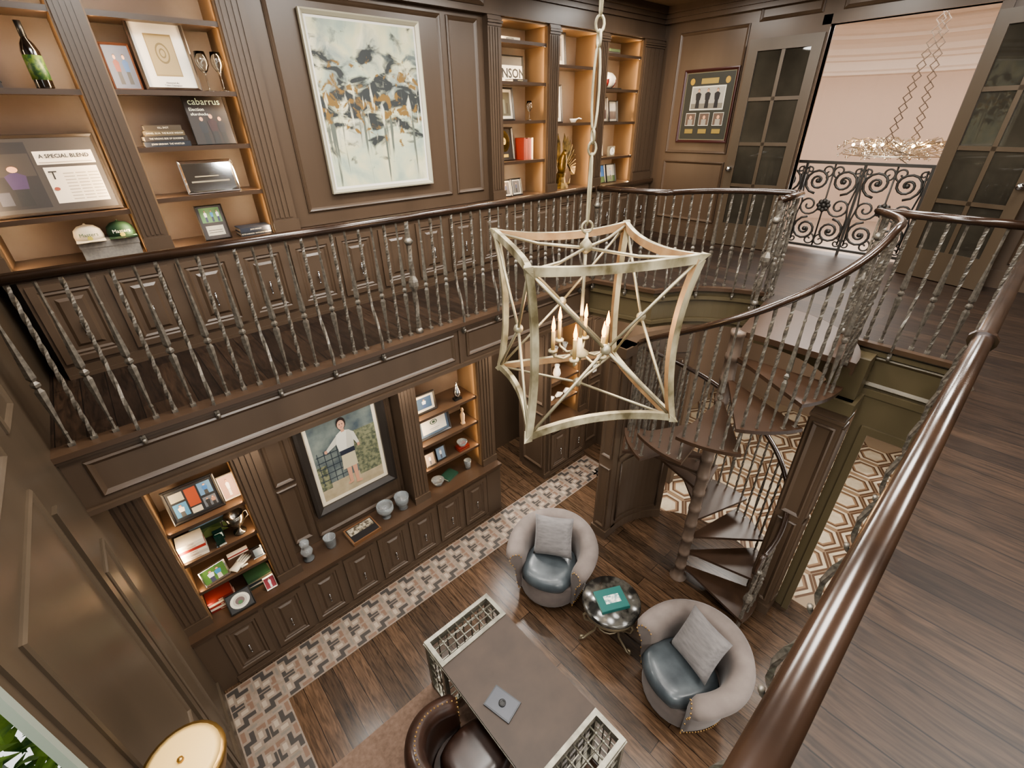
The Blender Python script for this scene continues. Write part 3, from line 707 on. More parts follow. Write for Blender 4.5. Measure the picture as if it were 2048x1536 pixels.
def cushion(ch,rz,lab):
    m=MB(); m.puff(.46,.46,.20,PILLOW,14)
    R=Matrix.Rotation(rz,4,'Z'); p=Vector(ch)+R@Vector((.08,.02,.735))
    o=fin(m,'cushion',None,tuple(p),label=lab,cat='cushion',group='gray armchair cushions')
    o.rotation_euler=(Matrix.Rotation(rz,3,'Z')@Matrix.Rotation(math.radians(-56),3,'Y')@Matrix.Rotation(math.radians(8),3,'Z')).to_euler()
cushion(CH1,math.radians(26),'square gray chenille cushion leaning in velvet armchair'); cushion(CH2,math.radians(-24),'square gray chenille cushion leaning in velvet armchair')
tub((.76,1.50,.016),math.radians(180),LEATHC,LEATHC,'brown leather nailhead desk chair tucked at the desk',.86,arm=.68,hmax=1.03,amax=112,name='desk_chair',thick=0)
t=thing('side_table','round dark marble side table with scrolled pewter legs','table',(2.69,1.57,0))
m=MB(); m.lathe([(.001,.55),(.28,.55),(.30,.565),(.30,.585),(.285,.60),(.001,.60)],36,MARBLE); fin(m,'table_top',t)
m=MB(); m.lathe([(.20,.46),(.26,.47),(.285,.50),(.28,.55),(.26,.55),(.22,.49),(.20,.46)],30,PEWT); fin(m,'apron',t)
for k in range(3):
    a=k*2*pi/3+.5; m=MB(); pts=[(.22,.50),(.29,.44),(.27,.36),(.19,.30),(.13,.22),(.15,.13),(.23,.06),(.27,.02),(.31,.03),(.30,.07),(.27,.065)]
    P=[(r*math.cos(a),r*math.sin(a),z) for r,z in pts]; m.tube(P,.013,PEWT,7); m.ball(P[3],.02,PEWT,7); fin(m,'leg',t)
m=MB(); m.ball((0,0,.22),.03,PEWT,8); m.tube([(.13*math.cos(i*pi/8),.13*math.sin(i*pi/8),.22) for i in range(16)],.008,PEWT,6,closed=True); fin(m,'stretcher',t)
def book(loc,w,d,t,col,rz=0,stand=False,title=None,tcol=None,label=None,group=None,tsize=None,lean=0,cover=None):
    cmt=cm(col) if isinstance(col,str) else col
    m=MB()
    m.box(-w/2,0,0,w/2,d,.004,cmt); m.box(-w/2,0,t-.004,w/2,d,t,cmt); m.box(-w/2,-.002,0,w/2,.003,t,cmt)
    z=loc[2]+(w/2 if stand else 0)
    o=fin(m,'book',None,(loc[0],loc[1],z),label=label or ('upright hardcover book standing on shelf' if stand else 'hardcover book lying flat on shelf'),cat='book',group=group)
    m=MB(); m.box(-w/2+.005,.003,.004,w/2-.005,d-.005,t-.004,PAPER); fin(m,'pages',o)
    if title: text(title,tsize or t*.6,cm(tcol or '#e8dcc0'),o,(0,-.004,t/2),sx=.9)
    if stand: o.rotation_euler=(0,pi/2+lean,rz)
    else: o.rotation_euler=(0,0,rz)
    if cover: cover(o,w,d,t)
    return o
def cov1(o,w,d,t):
    m=MB(); m.box(-w*.25,d*.3,t,w*.3,d*.68,t+.001,Mt('cover_photo','#e6ddd0',.5,c2='#6f8a8a',scale=25,contrast=.1)); fin(m,'cover_picture',o)
book((2.62,1.46,.601),.30,.24,.035,'#1c5550',math.radians(-28),label='teal coffee table book on the marble side table',cover=cov1)
dk=thing('desk','dark leather topped desk with silver lattice ends','desk',(1.34,1.55,0.016))
m=MB(); m.box(-.37,-.56,.70,.37,.56,.755,DESKTOP); m.box(-.375,-.56,.72,.375,.56,.735,SILVER); m.box(-.33,-.55,.62,.33,.55,.70,DESKTOP); fin(m,'desk_top',dk)
def lattice_end(y0,y1):
    m=MB(); b=.02
    def fr(z,bb,e=0):
        m.box(-.37-e,y0-e,z-bb,.37+e,y0+2*b,z,SILVER);m.box(-.37-e,y1-2*b,z-bb,.37+e,y1+e,z,SILVER);m.box(-.37-e,y0+2*b,z-bb,-.37+2*b,y1-2*b,z,SILVER);m.box(.37-2*b,y0+2*b,z-bb,.37+e,y1-2*b,z,SILVER)
    fr(.765,.025);fr(.73,.015,.008);fr(.705,.02);fr(.08,.03)
    for x in (-.37,.33):
        for y in (y0,y1-.04): m.box(x,y,0,x+.04,y+.04,.74,SILVER)
    fin(m,'frame',dk)
    m=MB(); r=.0075;z=.752
    nx,ny=7,3
    X=[-.33+.66*i/nx for i in range(nx+1)]; Y=[y0+.04+(y1-y0-.08)*i/ny for i in range(ny+1)]
    for x in X[1:-1]: m.tube([(x,Y[0],z),(x,Y[-1],z)],r,SILVER,5)
    for y in Y[1:-1]: m.tube([(X[0],y,z),(X[-1],y,z)],r,SILVER,5)
    for x in X[1:-1]:
        for y in Y[1:-1]: m.ball((x,y,z+.004),.015,SILVER,6)
    Z=[.08+.6*i/5 for i in range(6)]
    for yy in (y0+.02,y1-.02):
        for x in X[1:-1]: m.tube([(x,yy,.06),(x,yy,.70)],r,SILVER,4)
        for zz in Z[1:]: m.tube([(-.35,yy,zz),(.35,yy,zz)],r,SILVER,4)
    for xx in (-.35,.35):
        for y in Y[1:-1]: m.tube([(xx,y,.06),(xx,y,.70)],r,SILVER,4)
        for zz in Z[1:]: m.tube([(xx,y0,zz),(xx,y1,zz)],r,SILVER,4)
    fin(m,'lattice',dk)
lattice_end(.55,.85); lattice_end(-.85,-.55)
m=MB(); m.box(-.09,-.125,0,.09,.125,.012,cm('#33353a',.35)); m.box(-.08,-.115,.012,.08,.115,.014,cm('#43454c',.3))
m.lathe([(.03,.014),(.03,.022),(.02,.024),(.018,.016)],16,BLACK,(0,0,0)); fin(m,'tablet',None,(1.17,1.53,.772),(0,0,math.radians(14)),label='gray tablet in case lying on desk',cat='tablet')
RG=Mt('mauve_rug','#7d6759',.95,c2='#675447',scale=30,bump=.3); mb=MB(); mb.box(-.1,.3,.0,1.18,2.44,.012,RG); mb.box(-.06,.34,.012,1.14,2.40,.016,RG)
fin(mb,'rug',label='flat mauve brown rug under desk and chair',cat='rug')
sc=thing('wall_lamp','brass wall lamp with glowing round cream shade on panelled wall','lamp',(-.455,1.50,H-2.29))
m=MB(); SH=Mt('lamp_cream','#d8b474',.5,emit=.3); m.lathe([(.12,0),(.15,.10),(.148,.118),(.12,.124)],28,BRASS); fin(m,'lamp_shade',sc)
m=MB(); m.lathe([(.001,.134),(.11,.132),(.135,.122)],28,SH); m.lathe([(.001,.15),(.012,.145),(.012,.13)],8,BRASS); fin(m,'diffuser',sc)
m=MB(); m.tube([(0,0,.02),(-.09,0,-.05),(-.155,0,-.05)],.012,BRASS,8); m.lathe([(.05,0),(.05,.012)],14,BRASS,(-.165,0,-.05),(1,0,0)); fin(m,'bracket',sc)
# ---------------- PICTURES ----------------
def disc(cx,cz,r,m,n=14): return ([(cx+r*math.cos(2*pi*i/n),cz+r*math.sin(2*pi*i/n)) for i in range(n)],m)
def rc(x0,z0,x1,z1,m): return ([(x0,z0),(x1,z0),(x1,z1),(x0,z1)],m)
def figp(cx,z0,h,shirt,pants,skin='#b98d70',hair='#3a2a20',asp=1):
    a=asp
    return [([(cx-.12*h*a,z0+.0),(cx+.12*h*a,z0),(cx+.10*h*a,z0+.5*h),(cx-.10*h*a,z0+.5*h)],cm(pants)),([(cx-.13*h*a,z0+.42*h),(cx+.13*h*a,z0+.42*h),(cx+.17*h*a,z0+.74*h),(cx+.05*h*a,z0+.82*h),(cx-.05*h*a,z0+.82*h),(cx-.17*h*a,z0+.74*h)],cm(shirt)),
      disc(cx,z0+.92*h,.085*h,cm(hair)),disc(cx,z0+.90*h,.075*h,cm(skin))]
def frame(loc,w,h,fw,fm,label,bg,shapes=(),mat=None,mw=0,tilt=10,rz=0,cat='picture frame',name='picture_frame',texts=(),depth=.02,group=None,bold=0):
    t=thing(name,label,cat,loc,group=group); t.rotation_euler=(Matrix.Rotation(rz,3,'Z')@Matrix.Rotation(math.radians(-tilt),3,'X')).to_euler()
    m=MB(); m.box(-w/2,0,0,w/2,.006,h,fm); m.prof((-w/2,0,0),(1,0,0),(0,0,1),w,h,[(0,0),(0,depth),(fw*.35,depth*1.15),(fw,depth*.5),(fw,.002)],fm,cap=False); fin(m,'frame',t)
    iw=w-2*fw;ih=h-2*fw
    m=MB()
    if mat: m.box(-iw/2,-.003,fw,iw/2,-.002,fw+ih,mat)
    iw-=2*mw;ih-=2*mw; y=-.0035
    m.add([(-iw/2,y,fw+mw),(iw/2,y,fw+mw),(iw/2,y,fw+mw+ih),(-iw/2,y,fw+mw+ih)],[(0,1,2,3)],bg)
    y-=.0004
    for pts,mm in shapes:
        y-=.00025
        m.add([(-iw/2+a*iw,y,fw+mw+b*ih) for a,b in pts],[tuple(range(len(pts)))],mm)
    fin(m,'picture',t,recalc=False)
    for body,size,col,a,b in texts: text(body,size,cm(col),t,(-iw/2+a*iw,y-.001,fw+mw+b*ih),bold=bold)
    return t
def abstract():
    m=bpy.data.materials.new('abstract_paint'); m.use_nodes=True; nt=m.node_tree; b=nt.nodes['Principled BSDF']; b.inputs['Roughness'].default_value=.6
    N=nt.nodes.new; L=nt.links.new
    tc=N('ShaderNodeTexCoord'); sx=N('ShaderNodeSeparateXYZ'); L(tc.outputs['Object'],sx.inputs[0])
    n1=N('ShaderNodeTexNoise'); n1.inputs['Scale'].default_value=3.0; n1.inputs['Detail'].default_value=4; n1.inputs['Distortion'].default_value=.5; L(tc.outputs['Object'],n1.inputs['Vector'])
    r1=N('ShaderNodeValToRGB'); cr=r1.color_ramp; cr.elements[0].position=.33; cr.elements[0].color=lin('#98a698'); cr.elements[1].position=.64; cr.elements[1].color=lin('#dbd5b6')
    e=cr.elements.new(.45); e.color=lin('#b8bfa4'); e=cr.elements.new(.54); e.color=lin('#ccc8a2'); L(n1.outputs[0],r1.inputs[0])
    def mask(sc,scale,lo,hi,dist,z0,zw,off=0):
        mp=N('ShaderNodeMapping'); mp.inputs['Scale'].default_value=sc; mp.inputs['Location'].default_value=(off,0,off); L(tc.outputs['Object'],mp.inputs[0])
        n=N('ShaderNodeTexNoise'); n.inputs['Scale'].default_value=scale; n.inputs['Detail'].default_value=7; n.inputs['Distortion'].default_value=dist; L(mp.outputs[0],n.inputs['Vector'])
        s=N('ShaderNodeMath'); s.operation='SUBTRACT'; L(sx.outputs[2],s.inputs[0]); s.inputs[1].default_value=z0
        a=N('ShaderNodeMath'); a.operation='ABSOLUTE'; L(s.outputs[0],a.inputs[0])
        d=N('ShaderNodeMath'); d.operation='MULTIPLY'; L(a.outputs[0],d.inputs[0]); d.inputs[1].default_value=zw
        q=N('ShaderNodeMath'); q.operation='SUBTRACT'; L(n.outputs[0],q.inputs[0]); L(d.outputs[0],q.inputs[1])
        mr=N('ShaderNodeMapRange'); mr.inputs[1].default_value=lo; mr.inputs[2].default_value=hi; L(q.outputs[0],mr.inputs[0]); return mr.outputs[0]
    def mix(base,fac,col):
        x=N('ShaderNodeMix'); x.data_type='RGBA'; L(fac,x.inputs[0]); L(base,x.inputs[6]); x.inputs[7].default_value=lin(col); return x.outputs[2]
    o=mix(r1.outputs[0],mask((1.3,1,1),3.2,.45,.62,.6,.95,.2),'#939c92')
    o=mix(o,mask((1,1,1.5),5,.50,.60,.4,1.05,.35,5),'#636c68')
    o=mix(o,mask((1.3,1,2.2),4.2,.36,.47,.6,.76,.48,2),'#303434')
    o=mix(o,mask((9,1,.45),2.4,.55,.62,.2,.52,.22),'#5f645a')
    o=mix(o,mask((2.5,1,2.5),4,.49,.55,.6,.72,.40,7),'#7c5f2c')
    o=mix(o,mask((5,1,1.2),4,.56,.64,.3,.7,.25,3),'#d6d2b8')
    L(o,b.inputs['Base Color']); return m
frame((2.35,4.535,H-.56),1.10,1.37,.035,Mt('champagne_frame','#bfb8a2',.35,.3),'large abstract watercolor painting in pale champagne frame',abstract(),tilt=0,mat=WHITE,mw=.02,cat='painting',name='painting',depth=.03)
GRN=Mt('paint_garden','#414b50',.6,c2='#777d74',scale=5,contrast=.18)
k=[rc(0,0,1,.2,Mt('paint_ground','#94866a',.6,c2='#ab9b80',scale=9)),rc(.62,.14,1,.72,Mt('paint_leaves','#4a5040',.6,c2='#7d7c60',scale=24,contrast=.1)),rc(0,.14,.16,.45,MATS['paint_leaves'])]
for i in range(5): k+= [rc(.05+.1*i,.2,.06+.1*i,.62,cm('#333a40')),rc(.03,.25+.08*i,.5,.26+.08*i,cm('#333a40'))]
SK='#b98a70'
k+=[([(.44,.12),(.49,.12),(.51,.36),(.43,.36)],cm(SK)),([(.54,.10),(.59,.10),(.60,.36),(.52,.36)],cm(SK)),([(.38,.3),(.62,.3),(.61,.50),(.40,.50)],cm('#b3a88c')),([(.39,.48),(.62,.48),(.62,.55),(.39,.54)],cm('#262a36')),
 ([(.38,.54),(.62,.54),(.645,.70),(.60,.755),(.52,.775),(.46,.775),(.39,.745),(.36,.68)],cm('#cbc6b8')),([(.50,.54),(.62,.54),(.645,.70),(.60,.755),(.55,.76)],cm('#b5b0a2')),([(.60,.75),(.66,.71),(.71,.56),(.675,.545),(.63,.62)],cm('#bdb8a9')),([(.40,.745),(.34,.71),(.20,.62),(.215,.585),(.36,.64)],cm('#bdb8a9')),disc(.19,.60,.022,cm(SK)),disc(.69,.54,.022,cm(SK)),rc(.475,.76,.525,.80,cm(SK)),disc(.50,.865,.072,cm('#2c1f18')),disc(.495,.848,.056,cm('#c1937a')),disc(.475,.855,.007,BLACK,6),disc(.515,.855,.007,BLACK,6),rc(.48,.818,.51,.824,cm('#9a5a50')),([(.53,.07),(.63,.06),(.63,.09),(.54,.11)],cm(SK)),([(.40,.09),(.49,.10),(.49,.13),(.41,.12)],cm(SK))]
frame((1.225,4.085,H-3.66),.95,1.27,.085,Mt('black_frame_stain','#2e2925',.35),'portrait painting of barefoot child in wide black frame',GRN,k,mat=CREAM,mw=.045,tilt=0,cat='painting',name='painting',depth=.05)
ks=[rc(.32,.84,.68,.92,cm('#8f7a42')),disc(.13,.88,.05,cm('#a38234')),disc(.87,.88,.05,cm('#a38234')),rc(.14,.45,.86,.81,cm('#c4bfb2')),rc(.16,.47,.84,.79,cm('#9a958a')),rc(.16,.47,.84,.55,cm('#6f6a60'))]
for cx in (.30,.5,.70): ks+=figp(cx,.48,.29,'#1e1e22','#1c1c20',asp=1.2)
for cx in (.2,.5,.8): ks+=[rc(cx-.11,.21,cx+.11,.41,cm('#b9b3a4')),rc(cx-.10,.22,cx+.10,.40,cm('#5a4a40')),disc(cx,.34,.03,cm('#c09070')),rc(cx-.05,.22,cx+.05,.31,cm('#8a8478')),rc(cx-.09,.09,cx+.09,.16,cm('#87723a'))]
frame((6.925,3.70,H-.31),.77,.88,.035,cm('#3c1d19',.3),'mahogany framed memorabilia with photographs and brass plates',cm('#2b2c26'),ks,tilt=0,rz=-pi/2,cat='picture frame',mat=cm('#6f6a54'),mw=.010)
z1=H+.228; z2=H-.512
book((-.28,4.60,z1+.002),.36,.2,.045,'#2d2a2a',title='A DANGEROUS PLACE',tsize=.028,group='books on the gallery shelf'); book((-.28,4.60,z1+.048),.34,.2,.04,'#31353a',title='KAREN FREY',tsize=.032,group='books on the gallery shelf')
t=thing('wine_bottle','dark wine bottle with green label on shelf','bottle',(.10,4.62,z1+.002))
m=MB(); m.lathe([(.001,0),(.045,0),(.047,.01),(.047,.2),(.035,.24),(.016,.27),(.016,.35),(.001,.35)],16,Mt('bottle_glass','#15110f',.1,coat=.6)); fin(m,'bottle_body',t)
m=MB(); m.lathe([(.048,.05),(.048,.18)],16,Mt('green_label','#1c3d24',.5,c2='#4a5f2a',scale=40,contrast=.05)); fin(m,'bottle_label',t)
m=MB(); m.lathe([(.0175,.275),(.0175,.355),(.001,.357)],12,BLACK); fin(m,'capsule',t)
frame((-.10,4.62,z2+.004),.68,.50,.02,cm('#3a332e',.3),'wide dark frame holding winery article and photograph',cm('#332e2b'),
 [rc(.02,.06,.44,.95,cm('#1c191b')),rc(.03,.5,.43,.8,cm('#302b28'))]+figp(.26,.10,.55,'#332646','#141418',asp=.9)+[rc(.06,.12,.16,.3,cm('#3a3a42')),rc(.47,.64,.96,.82,cm('#d2ccc0')),rc(.50,.10,.95,.60,cm('#c2bcb0'))]+[rc(.64+.105*c_,.14+.045*r_,.73+.105*c_,.155+.045*r_,cm('#8d887e')) for c_ in range(3) for r_ in range(9)]+[disc(.54,.3,.025,cm('#7a3a2a')),rc(.49,.66,.93,.67,cm('#8d887e'))],tilt=14,texts=(('A SPECIAL BLEND',.034,'#08080a',.715,.745),('T',.075,'#1d1a18',.56,.48),),bold=.0006)
LB=Mt('linen_box','#8a8378',.8,c2='#77706a',scale=60)
m=MB(); m.box(-.17,0,0,.17,.24,.08,LB); m.box(-.175,-.005,.08,.175,.245,.12,LB); fin(m,'storage_box',None,(.07,4.50,UC),label='gray linen storage box under two caps',cat='box')
def cap(loc,rz,mat,label,txt,tc):
    t=thing('baseball_cap',label,'cap',loc,(0,0,rz),group='golf caps on the box')
    m=MB(); m.lathe([(.085,0),(.087,.03),(.078,.07),(.05,.095),(.012,.105),(.001,.107)],16,mat); m.ball((0,0,.107),.008,mat,6); fin(m,'crown',t)
    m=MB(); P=arc((0,-.03),.085,195,345,10); Q=arc((0,-.10),.09,200,340,10)
    vs=[(x,y,.012) for x,y in P]+[(x,y-.01,.014-.010*abs(i-5)/5) for i,(x,y) in enumerate(Q)]; n=len(P)
    m.add(vs,[(i,i+1,n+i+1,n+i) for i in range(n-1)],mat,True); fin(m,'brim',t,recalc=False)
    text(txt,.034,cm(tc),t,(0,-.089,.045),rot=(math.radians(80),0,0)); m=MB(); m.lathe([(.016,0),(.016,.002)],10,cm('#b8a84a'),(0,-.087,.02),(0,-1,.1)); fin(m,'emblem',t); return t
cap((-.025,4.62,UC+.121),.0,cm('#cdbfa6',.8),'cream golf cap with green lettering on box','Masters','#1f4a2c')
cap((.165,4.63,UC+.121),-.0,cm('#16351f',.8),'dark green golf cap with white lettering on box','Masters','#e8e0c8')
zB=H+.235
frame((.55,4.68,zB),.17,.28,.012,cm('#4a2f22',.3),'small brown frame with group photograph',cm('#4a5060'),figp(.35,.1,.7,'#6a3a30','#333333')+figp(.7,.1,.7,'#34507a','#333333'),tilt=8)
frame((.82,4.64,zB),.35,.44,.022,cm('#2c201a',.3),'dark framed certificate with round seal and wide mount',cm('#8f7c55'),[rc(.04,.04,.96,.96,cm('#a08e66')),disc(.5,.55,.25,cm('#75653f'),24),disc(.5,.55,.20,cm('#a08e66'),24),disc(.5,.55,.12,cm('#75653f')),disc(.5,.55,.08,cm('#a08e66'))],mat=WHITE,mw=.07,tilt=8,texts=(('Honored As\nTown Champion',.016,'#3a3a3a',.5,-.19),))
def wineglass(loc,h=.22,label='clear stemmed wine glass standing on shelf',grp='wine glasses'):
    m=MB(); k=h/.22; m.lathe([(r*k,z*k) for r,z in [(.001,0),(.034,.001),(.034,.004),(.006,.010),(.004,.02),(.004,.095),(.02,.115),(.037,.145),(.038,.17),(.030,.22),(.0285,.22),(.036,.17),(.035,.147),(.018,.118),(.001,.105)]],16,GLASS)
    return fin(m,'wine_glass',None,loc,label=label,cat='glass',group=grp)
wineglass((1.04,4.6,zB),.25); wineglass((1.14,4.59,zB),.25)
zB2=H-.119
for i,(c,tt) in enumerate((('#20242c','JOHN GRISHAM  THE WHISTLER'),('#2c2622','THE WRONG SIDE OF GOODBYE'),('#5a4c34','DANIEL SILVA  THE BLACK WIDOW'),('#463a2a','KILL SHOT'))):
    book((.65,4.56,zB2+.035*i),.29-.02*i,.17,.034,c,title=tt,tsize=.016,group='novels stacked on the gallery shelf',rz=random.uniform(-.04,.04))
frame((.98,4.59,zB2),.28,.33,.004,cm('#1e1a18',.3),'dark magazine cover standing with three suited men',cm('#241c18'),figp(.3,.0,.6,'#181a1e','#141414')+figp(.76,.0,.6,'#1a181c','#141414')+figp(.55,.0,.66,'#2a1214','#141414'),tilt=12,cat='magazine',name='magazine',depth=.004,texts=(('cabarrus',.064,'#cfe0c0',.5,.90),('Election',.032,'#e0e0d0',.26,.74),('aftershocks',.026,'#e0e0d0',.30,.64)))
MIR=Mt('mirror_silver','#e0e2e4',.06,1)
frame((.86,4.60,H-.461),.38,.24,.02,MIR,'shiny silver plaque frame on shelf',MIR,[rc(.1,.3,.9,.36,cm('#7a7260')),rc(.2,.5,.7,.54,cm('#8a8068'))],tilt=12,cat='plaque',name='plaque')
frame((.78,4.60,UC),.20,.27,.008,cm('#2a2523',.3),'dark plaque with golf group photo and brass plate',cm('#3a3330'),[rc(.1,.5,.9,.95,cm('#5f8050')),rc(.15,.1,.85,.4,cm('#b0aa98')),rc(.22,.25,.78,.27,cm('#55504a')),rc(.22,.18,.78,.2,cm('#55504a'))]+figp(.3,.52,.36,'#d8d4d0','#3a3a50')+figp(.55,.52,.36,'#4a80aa','#3a3a50')+figp(.78,.52,.36,'#d8d4d0','#3a3a50'),tilt=12,cat='plaque',name='plaque')
for i,tt in enumerate(('PETER ROBINSON  WATCHING THE DARK','JOHN GRISHAM')): book((1.07,4.55,UC+.034*i),.25,.17,.033,('#1c2026','#2a2f3a')[i],title=tt,tsize=.014,group='novels on the gallery counter')
book((4.08,4.57,H+.762),.30,.2,.03,'#c9bda6',group='books on the corner bays',title='REFLECTIONS',tcol='#555555',tsize=.02)
frame((4.185,4.76,H+.387),.54,.27,.012,cm('#1e1c1a',.3),'white name sign plate with bold black letters',cm('#4a4642'),[rc(.0,.0,1,.66,cm('#dcd8ce'))],tilt=4,cat='sign',name='name_sign',texts=(('JOHNSON',.128,'#050506',.5,.33),),bold=.003)
book((4.22,4.56,H+.387),.22,.14,.028,'#2c2420',group='books on the corner bays',title='LEADERSHIP',tcol='#c8b88a',tsize=.016)
frame((4.10,4.70,H+.007),.30,.34,.02,cm('#221e1c',.3),'black frame with bottle photograph on shelf',cm('#4a4636'),[rc(.2,.1,.35,.6,cm('#2a3a26')),rc(.45,.1,.6,.7,cm('#6a6a5a')),rc(.7,.1,.82,.55,cm('#3a3020'))],mat=cm('#b8b2a4'),mw=.03,tilt=8)
wineglass((4.42,4.62,H+.007),.20,'wine glass with amber tint on corner shelf')
frame((4.10,4.70,H-.418),.28,.36,.018,cm('#2a2622',.3),'framed gold record on corner shelf',cm('#26211d'),[disc(.5,.6,.36,cm('#6e5c34',.3,1),20),disc(.5,.6,.27,cm('#5a4a2a',.3,1),20),disc(.5,.6,.12,cm('#b09a60')),disc(.5,.6,.02,BLACK),rc(.3,.06,.7,.16,cm('#97803f'))],tilt=8)
for i in range(5): book((4.31+.032*i,4.60,H-.418),.24-.01*(i%2),.16,.03,('#7a2c22','#8a3626','#6d2620','#83302a','#b8a48a')[i],stand=True,group='red books in corner bay')
for i in range(2): frame((4.02+.2*i,4.60+.03*i,UC),.17,.2,.014,cm('#1e1c1c',.3),'small black frame with portrait on corner counter',cm('#5a5450'),figp(.5,.05,.8,'#44465a','#222222'),mat=cm('#b8b2a4'),mw=.015,tilt=12,group='small frames on corner counter')
frame((4.98,4.68,H+.579),.24,.34,.018,cm('#241e1a',.3),'dark frame with pale print on upper shelf',cm('#8a8070'),[rc(.2,.2,.8,.8,cm('#5a4a40'))],mat=cm('#c8c2b4'),mw=.04,tilt=6)
frame((4.96,4.68,H-.028),.22,.42,.018,cm('#241e1a',.3),'tall dark frame with pale print on shelf',cm('#7a7060'),[rc(.3,.1,.7,.8,cm('#3a3a40'))],mat=cm('#c8c2b4'),mw=.04,tilt=6)
m=MB(); m.lathe([(.001,0),(.03,.0),(.045,.03),(.05,.045),(.044,.045),(.03,.012),(.001,.01)],12,WHITE); m.tube([(.045,0,.035),(.11,0,.05),(.16,0,.04)],.008,WHITE,6); fin(m,'ladle',None,(5.2,4.6,H-.028),(0,0,0),label='white porcelain ladle dish on shelf',cat='ladle')
t=thing('eagle_statue','gilded eagle statue with raised wings on counter','statue',(5.10,4.68,UC+.001),(0,0,math.radians(-20)))
EG=Mt('eagle_gold','#6d5932',.35,.7,c2='#2b220d',scale=20)
m=MB(); m.lathe([(.001,0),(.10,0),(.09,.04),(.06,.07),(.045,.14),(.06,.19)],9,EG,smooth=False); m.tube([(-.05,0,.04),(-.11,.0,.06),(-.14,0,.14)],[.03,.02,.005],EG,6);m.tube([(.05,0,.04),(.11,.0,.05),(.13,0,.12)],[.03,.02,.005],EG,6); fin(m,'base',t)
m=MB(); m.tube([(0,.02,.18),(0,0,.27),(0,-.02,.36),(0,-.05,.43),(0,-.08,.45),(0,-.12,.43)],[.035,.07,.062,.036,.034,.006],EG,9); m.tube([(0,.02,.24),(0,.07,.15),(0,.11,.08)],[.035,.045,.06],EG,6); fin(m,'body',t)
for sg in (-1,1):
    m=MB()
    for f in range(11):
        a=math.radians(88-f*12); L=.32-.016*f; p0=Vector((sg*(.04+.010*f),.01,.36-.014*f)); p1=p0+Vector((sg*L*math.cos(a)*.62,.04,L*math.sin(a)*.9+.02))
        w=Vector((.02,0,.016*sg)); m.add([p0-w,p0+w,p0.lerp(p1,.7)+w*1.5,p1,p0.lerp(p1,.7)-w*1.5],[(0,1,2,3,4)],EG); m.tube([p0,p1],[.014,.004],EG,4)
    fin(m,'wing',t,recalc=False)
for i in range(2): book((5.92,4.58,H+.741+.03*i),.26,.17,.029,('#3a3430','#4b5a3a')[i],group='books on the corner bays')
t=thing('football','white and maroon signed football on black stand','football',(5.93,4.66,H+.355))
m=MB(); m.tube([(-.17+.34*i/10,0,.105) for i in range(11)],[.004,.04,.067,.083,.093,.096,.093,.083,.067,.04,.004],cm('#cfc6b6',.4),14); fin(m,'ball',t)
m=MB(); m.tube([(-.17+.034*i,0.0,.095) for i in range(4)],[.006,.042,.068,.085],cm('#6a2420',.4),14); m.tube([(.068+.034*i,0,.095) for i in range(4)],[.085,.068,.042,.006],cm('#6a2420',.4),14); fin(m,'panel',t)
m=MB(); m.box(-.18,-.11,0,.18,.11,.014,BLACK); fin(m,'stand',t)
for i in range(2):
    frame((5.87+.22*i,4.64,H-.031),.2,.3-.04*i,.012,cm('#2a2420',.3),'small dark frame with team photograph on shelf',cm('#8a8478'),[rc(.1,.1,.9,.5,cm('#4a3a36')),rc(.1,.55,.9,.9,cm('#a09a90'))],tilt=8,group='team frames on corner bay')
frame((5.85,4.68,H-.468),.2,.33,.014,cm('#241e1a',.3),'narrow black frame with pale print beside clock',cm('#c8c2b4'),tilt=8)
t=thing('desk_clock','small square silver clock on shelf','clock',(6.08,4.60,H-.468))
m=MB(); m.box(-.065,0,0,.065,.04,.13,SILVER); fin(m,'case',t); m=MB(); m.lathe([(.05,0),(.05,.004)],16,WHITE,(0,0,.065),(0,-1,0)); m.box(-.002,-.007,.065,.002,-.005,.1,BLACK); m.box(0,-.007,.063,.025,-.005,.067,BLACK); fin(m,'clock_face',t)
for i in range(2): frame((5.86+.25*i,4.60,UC),.22,.25,.012,cm('#2a2622',.3),'small frame with outdoor photograph on gallery counter',cm(('#3a5a8a','#a8a498')[i]),[rc(0,0,1,.35,cm('#4a5a3a'))]+figp(.5,.1,.7,'#8a8a9a','#333333'),tilt=12,group='photo frames on corner bay')
za,zb_,zc,zd=1.972,1.602,1.232,.87
for i in range(6): book((-.30,3.93,zb_+.03*i),.2,.15,.028,('#bfb8ab','#a8a296','#c0baac','#8a2c24','#b8b2a4','#c0baac')[i],title=('THE MASTERS','DYNASTY','LEGENDS','AUGUSTA','FAIRWAYS','HISTORY')[i],tcol='#5a2020',tsize=.015,group='stacked white books in lower bay',rz=-.05)
frame((-.14,3.99,za),.39,.32,.02,cm('#1c1a1a',.3),'black framed collage of club photographs',cm('#15171b'),[rc(.06,.1,.34,.55,cm('#416f90')),rc(.38,.3,.62,.9,cm('#7f381e')),rc(.66,.5,.94,.92,cm('#4d6f90')),rc(.38,.06,.6,.25,cm('#a09a8c')),rc(.66,.08,.94,.42,cm('#585d66')),rc(.06,.62,.34,.9,cm('#8f8a7a'))]+figp(.8,.5,.36,'#2f5f94','#333333')+figp(.2,.1,.4,'#c8c4bc','#444444')+figp(.75,.08,.3,'#222222','#222222')+figp(.87,.08,.3,'#8a6a5a','#222222'),tilt=14)
frame((.125,4.03,za),.13,.24,.008,cm('#c8c2b8'),'unframed sports action photograph on shelf',cm('#9a7d74'),figp(.5,.1,.75,'#d8d4d0','#c0bcb6'),tilt=10)
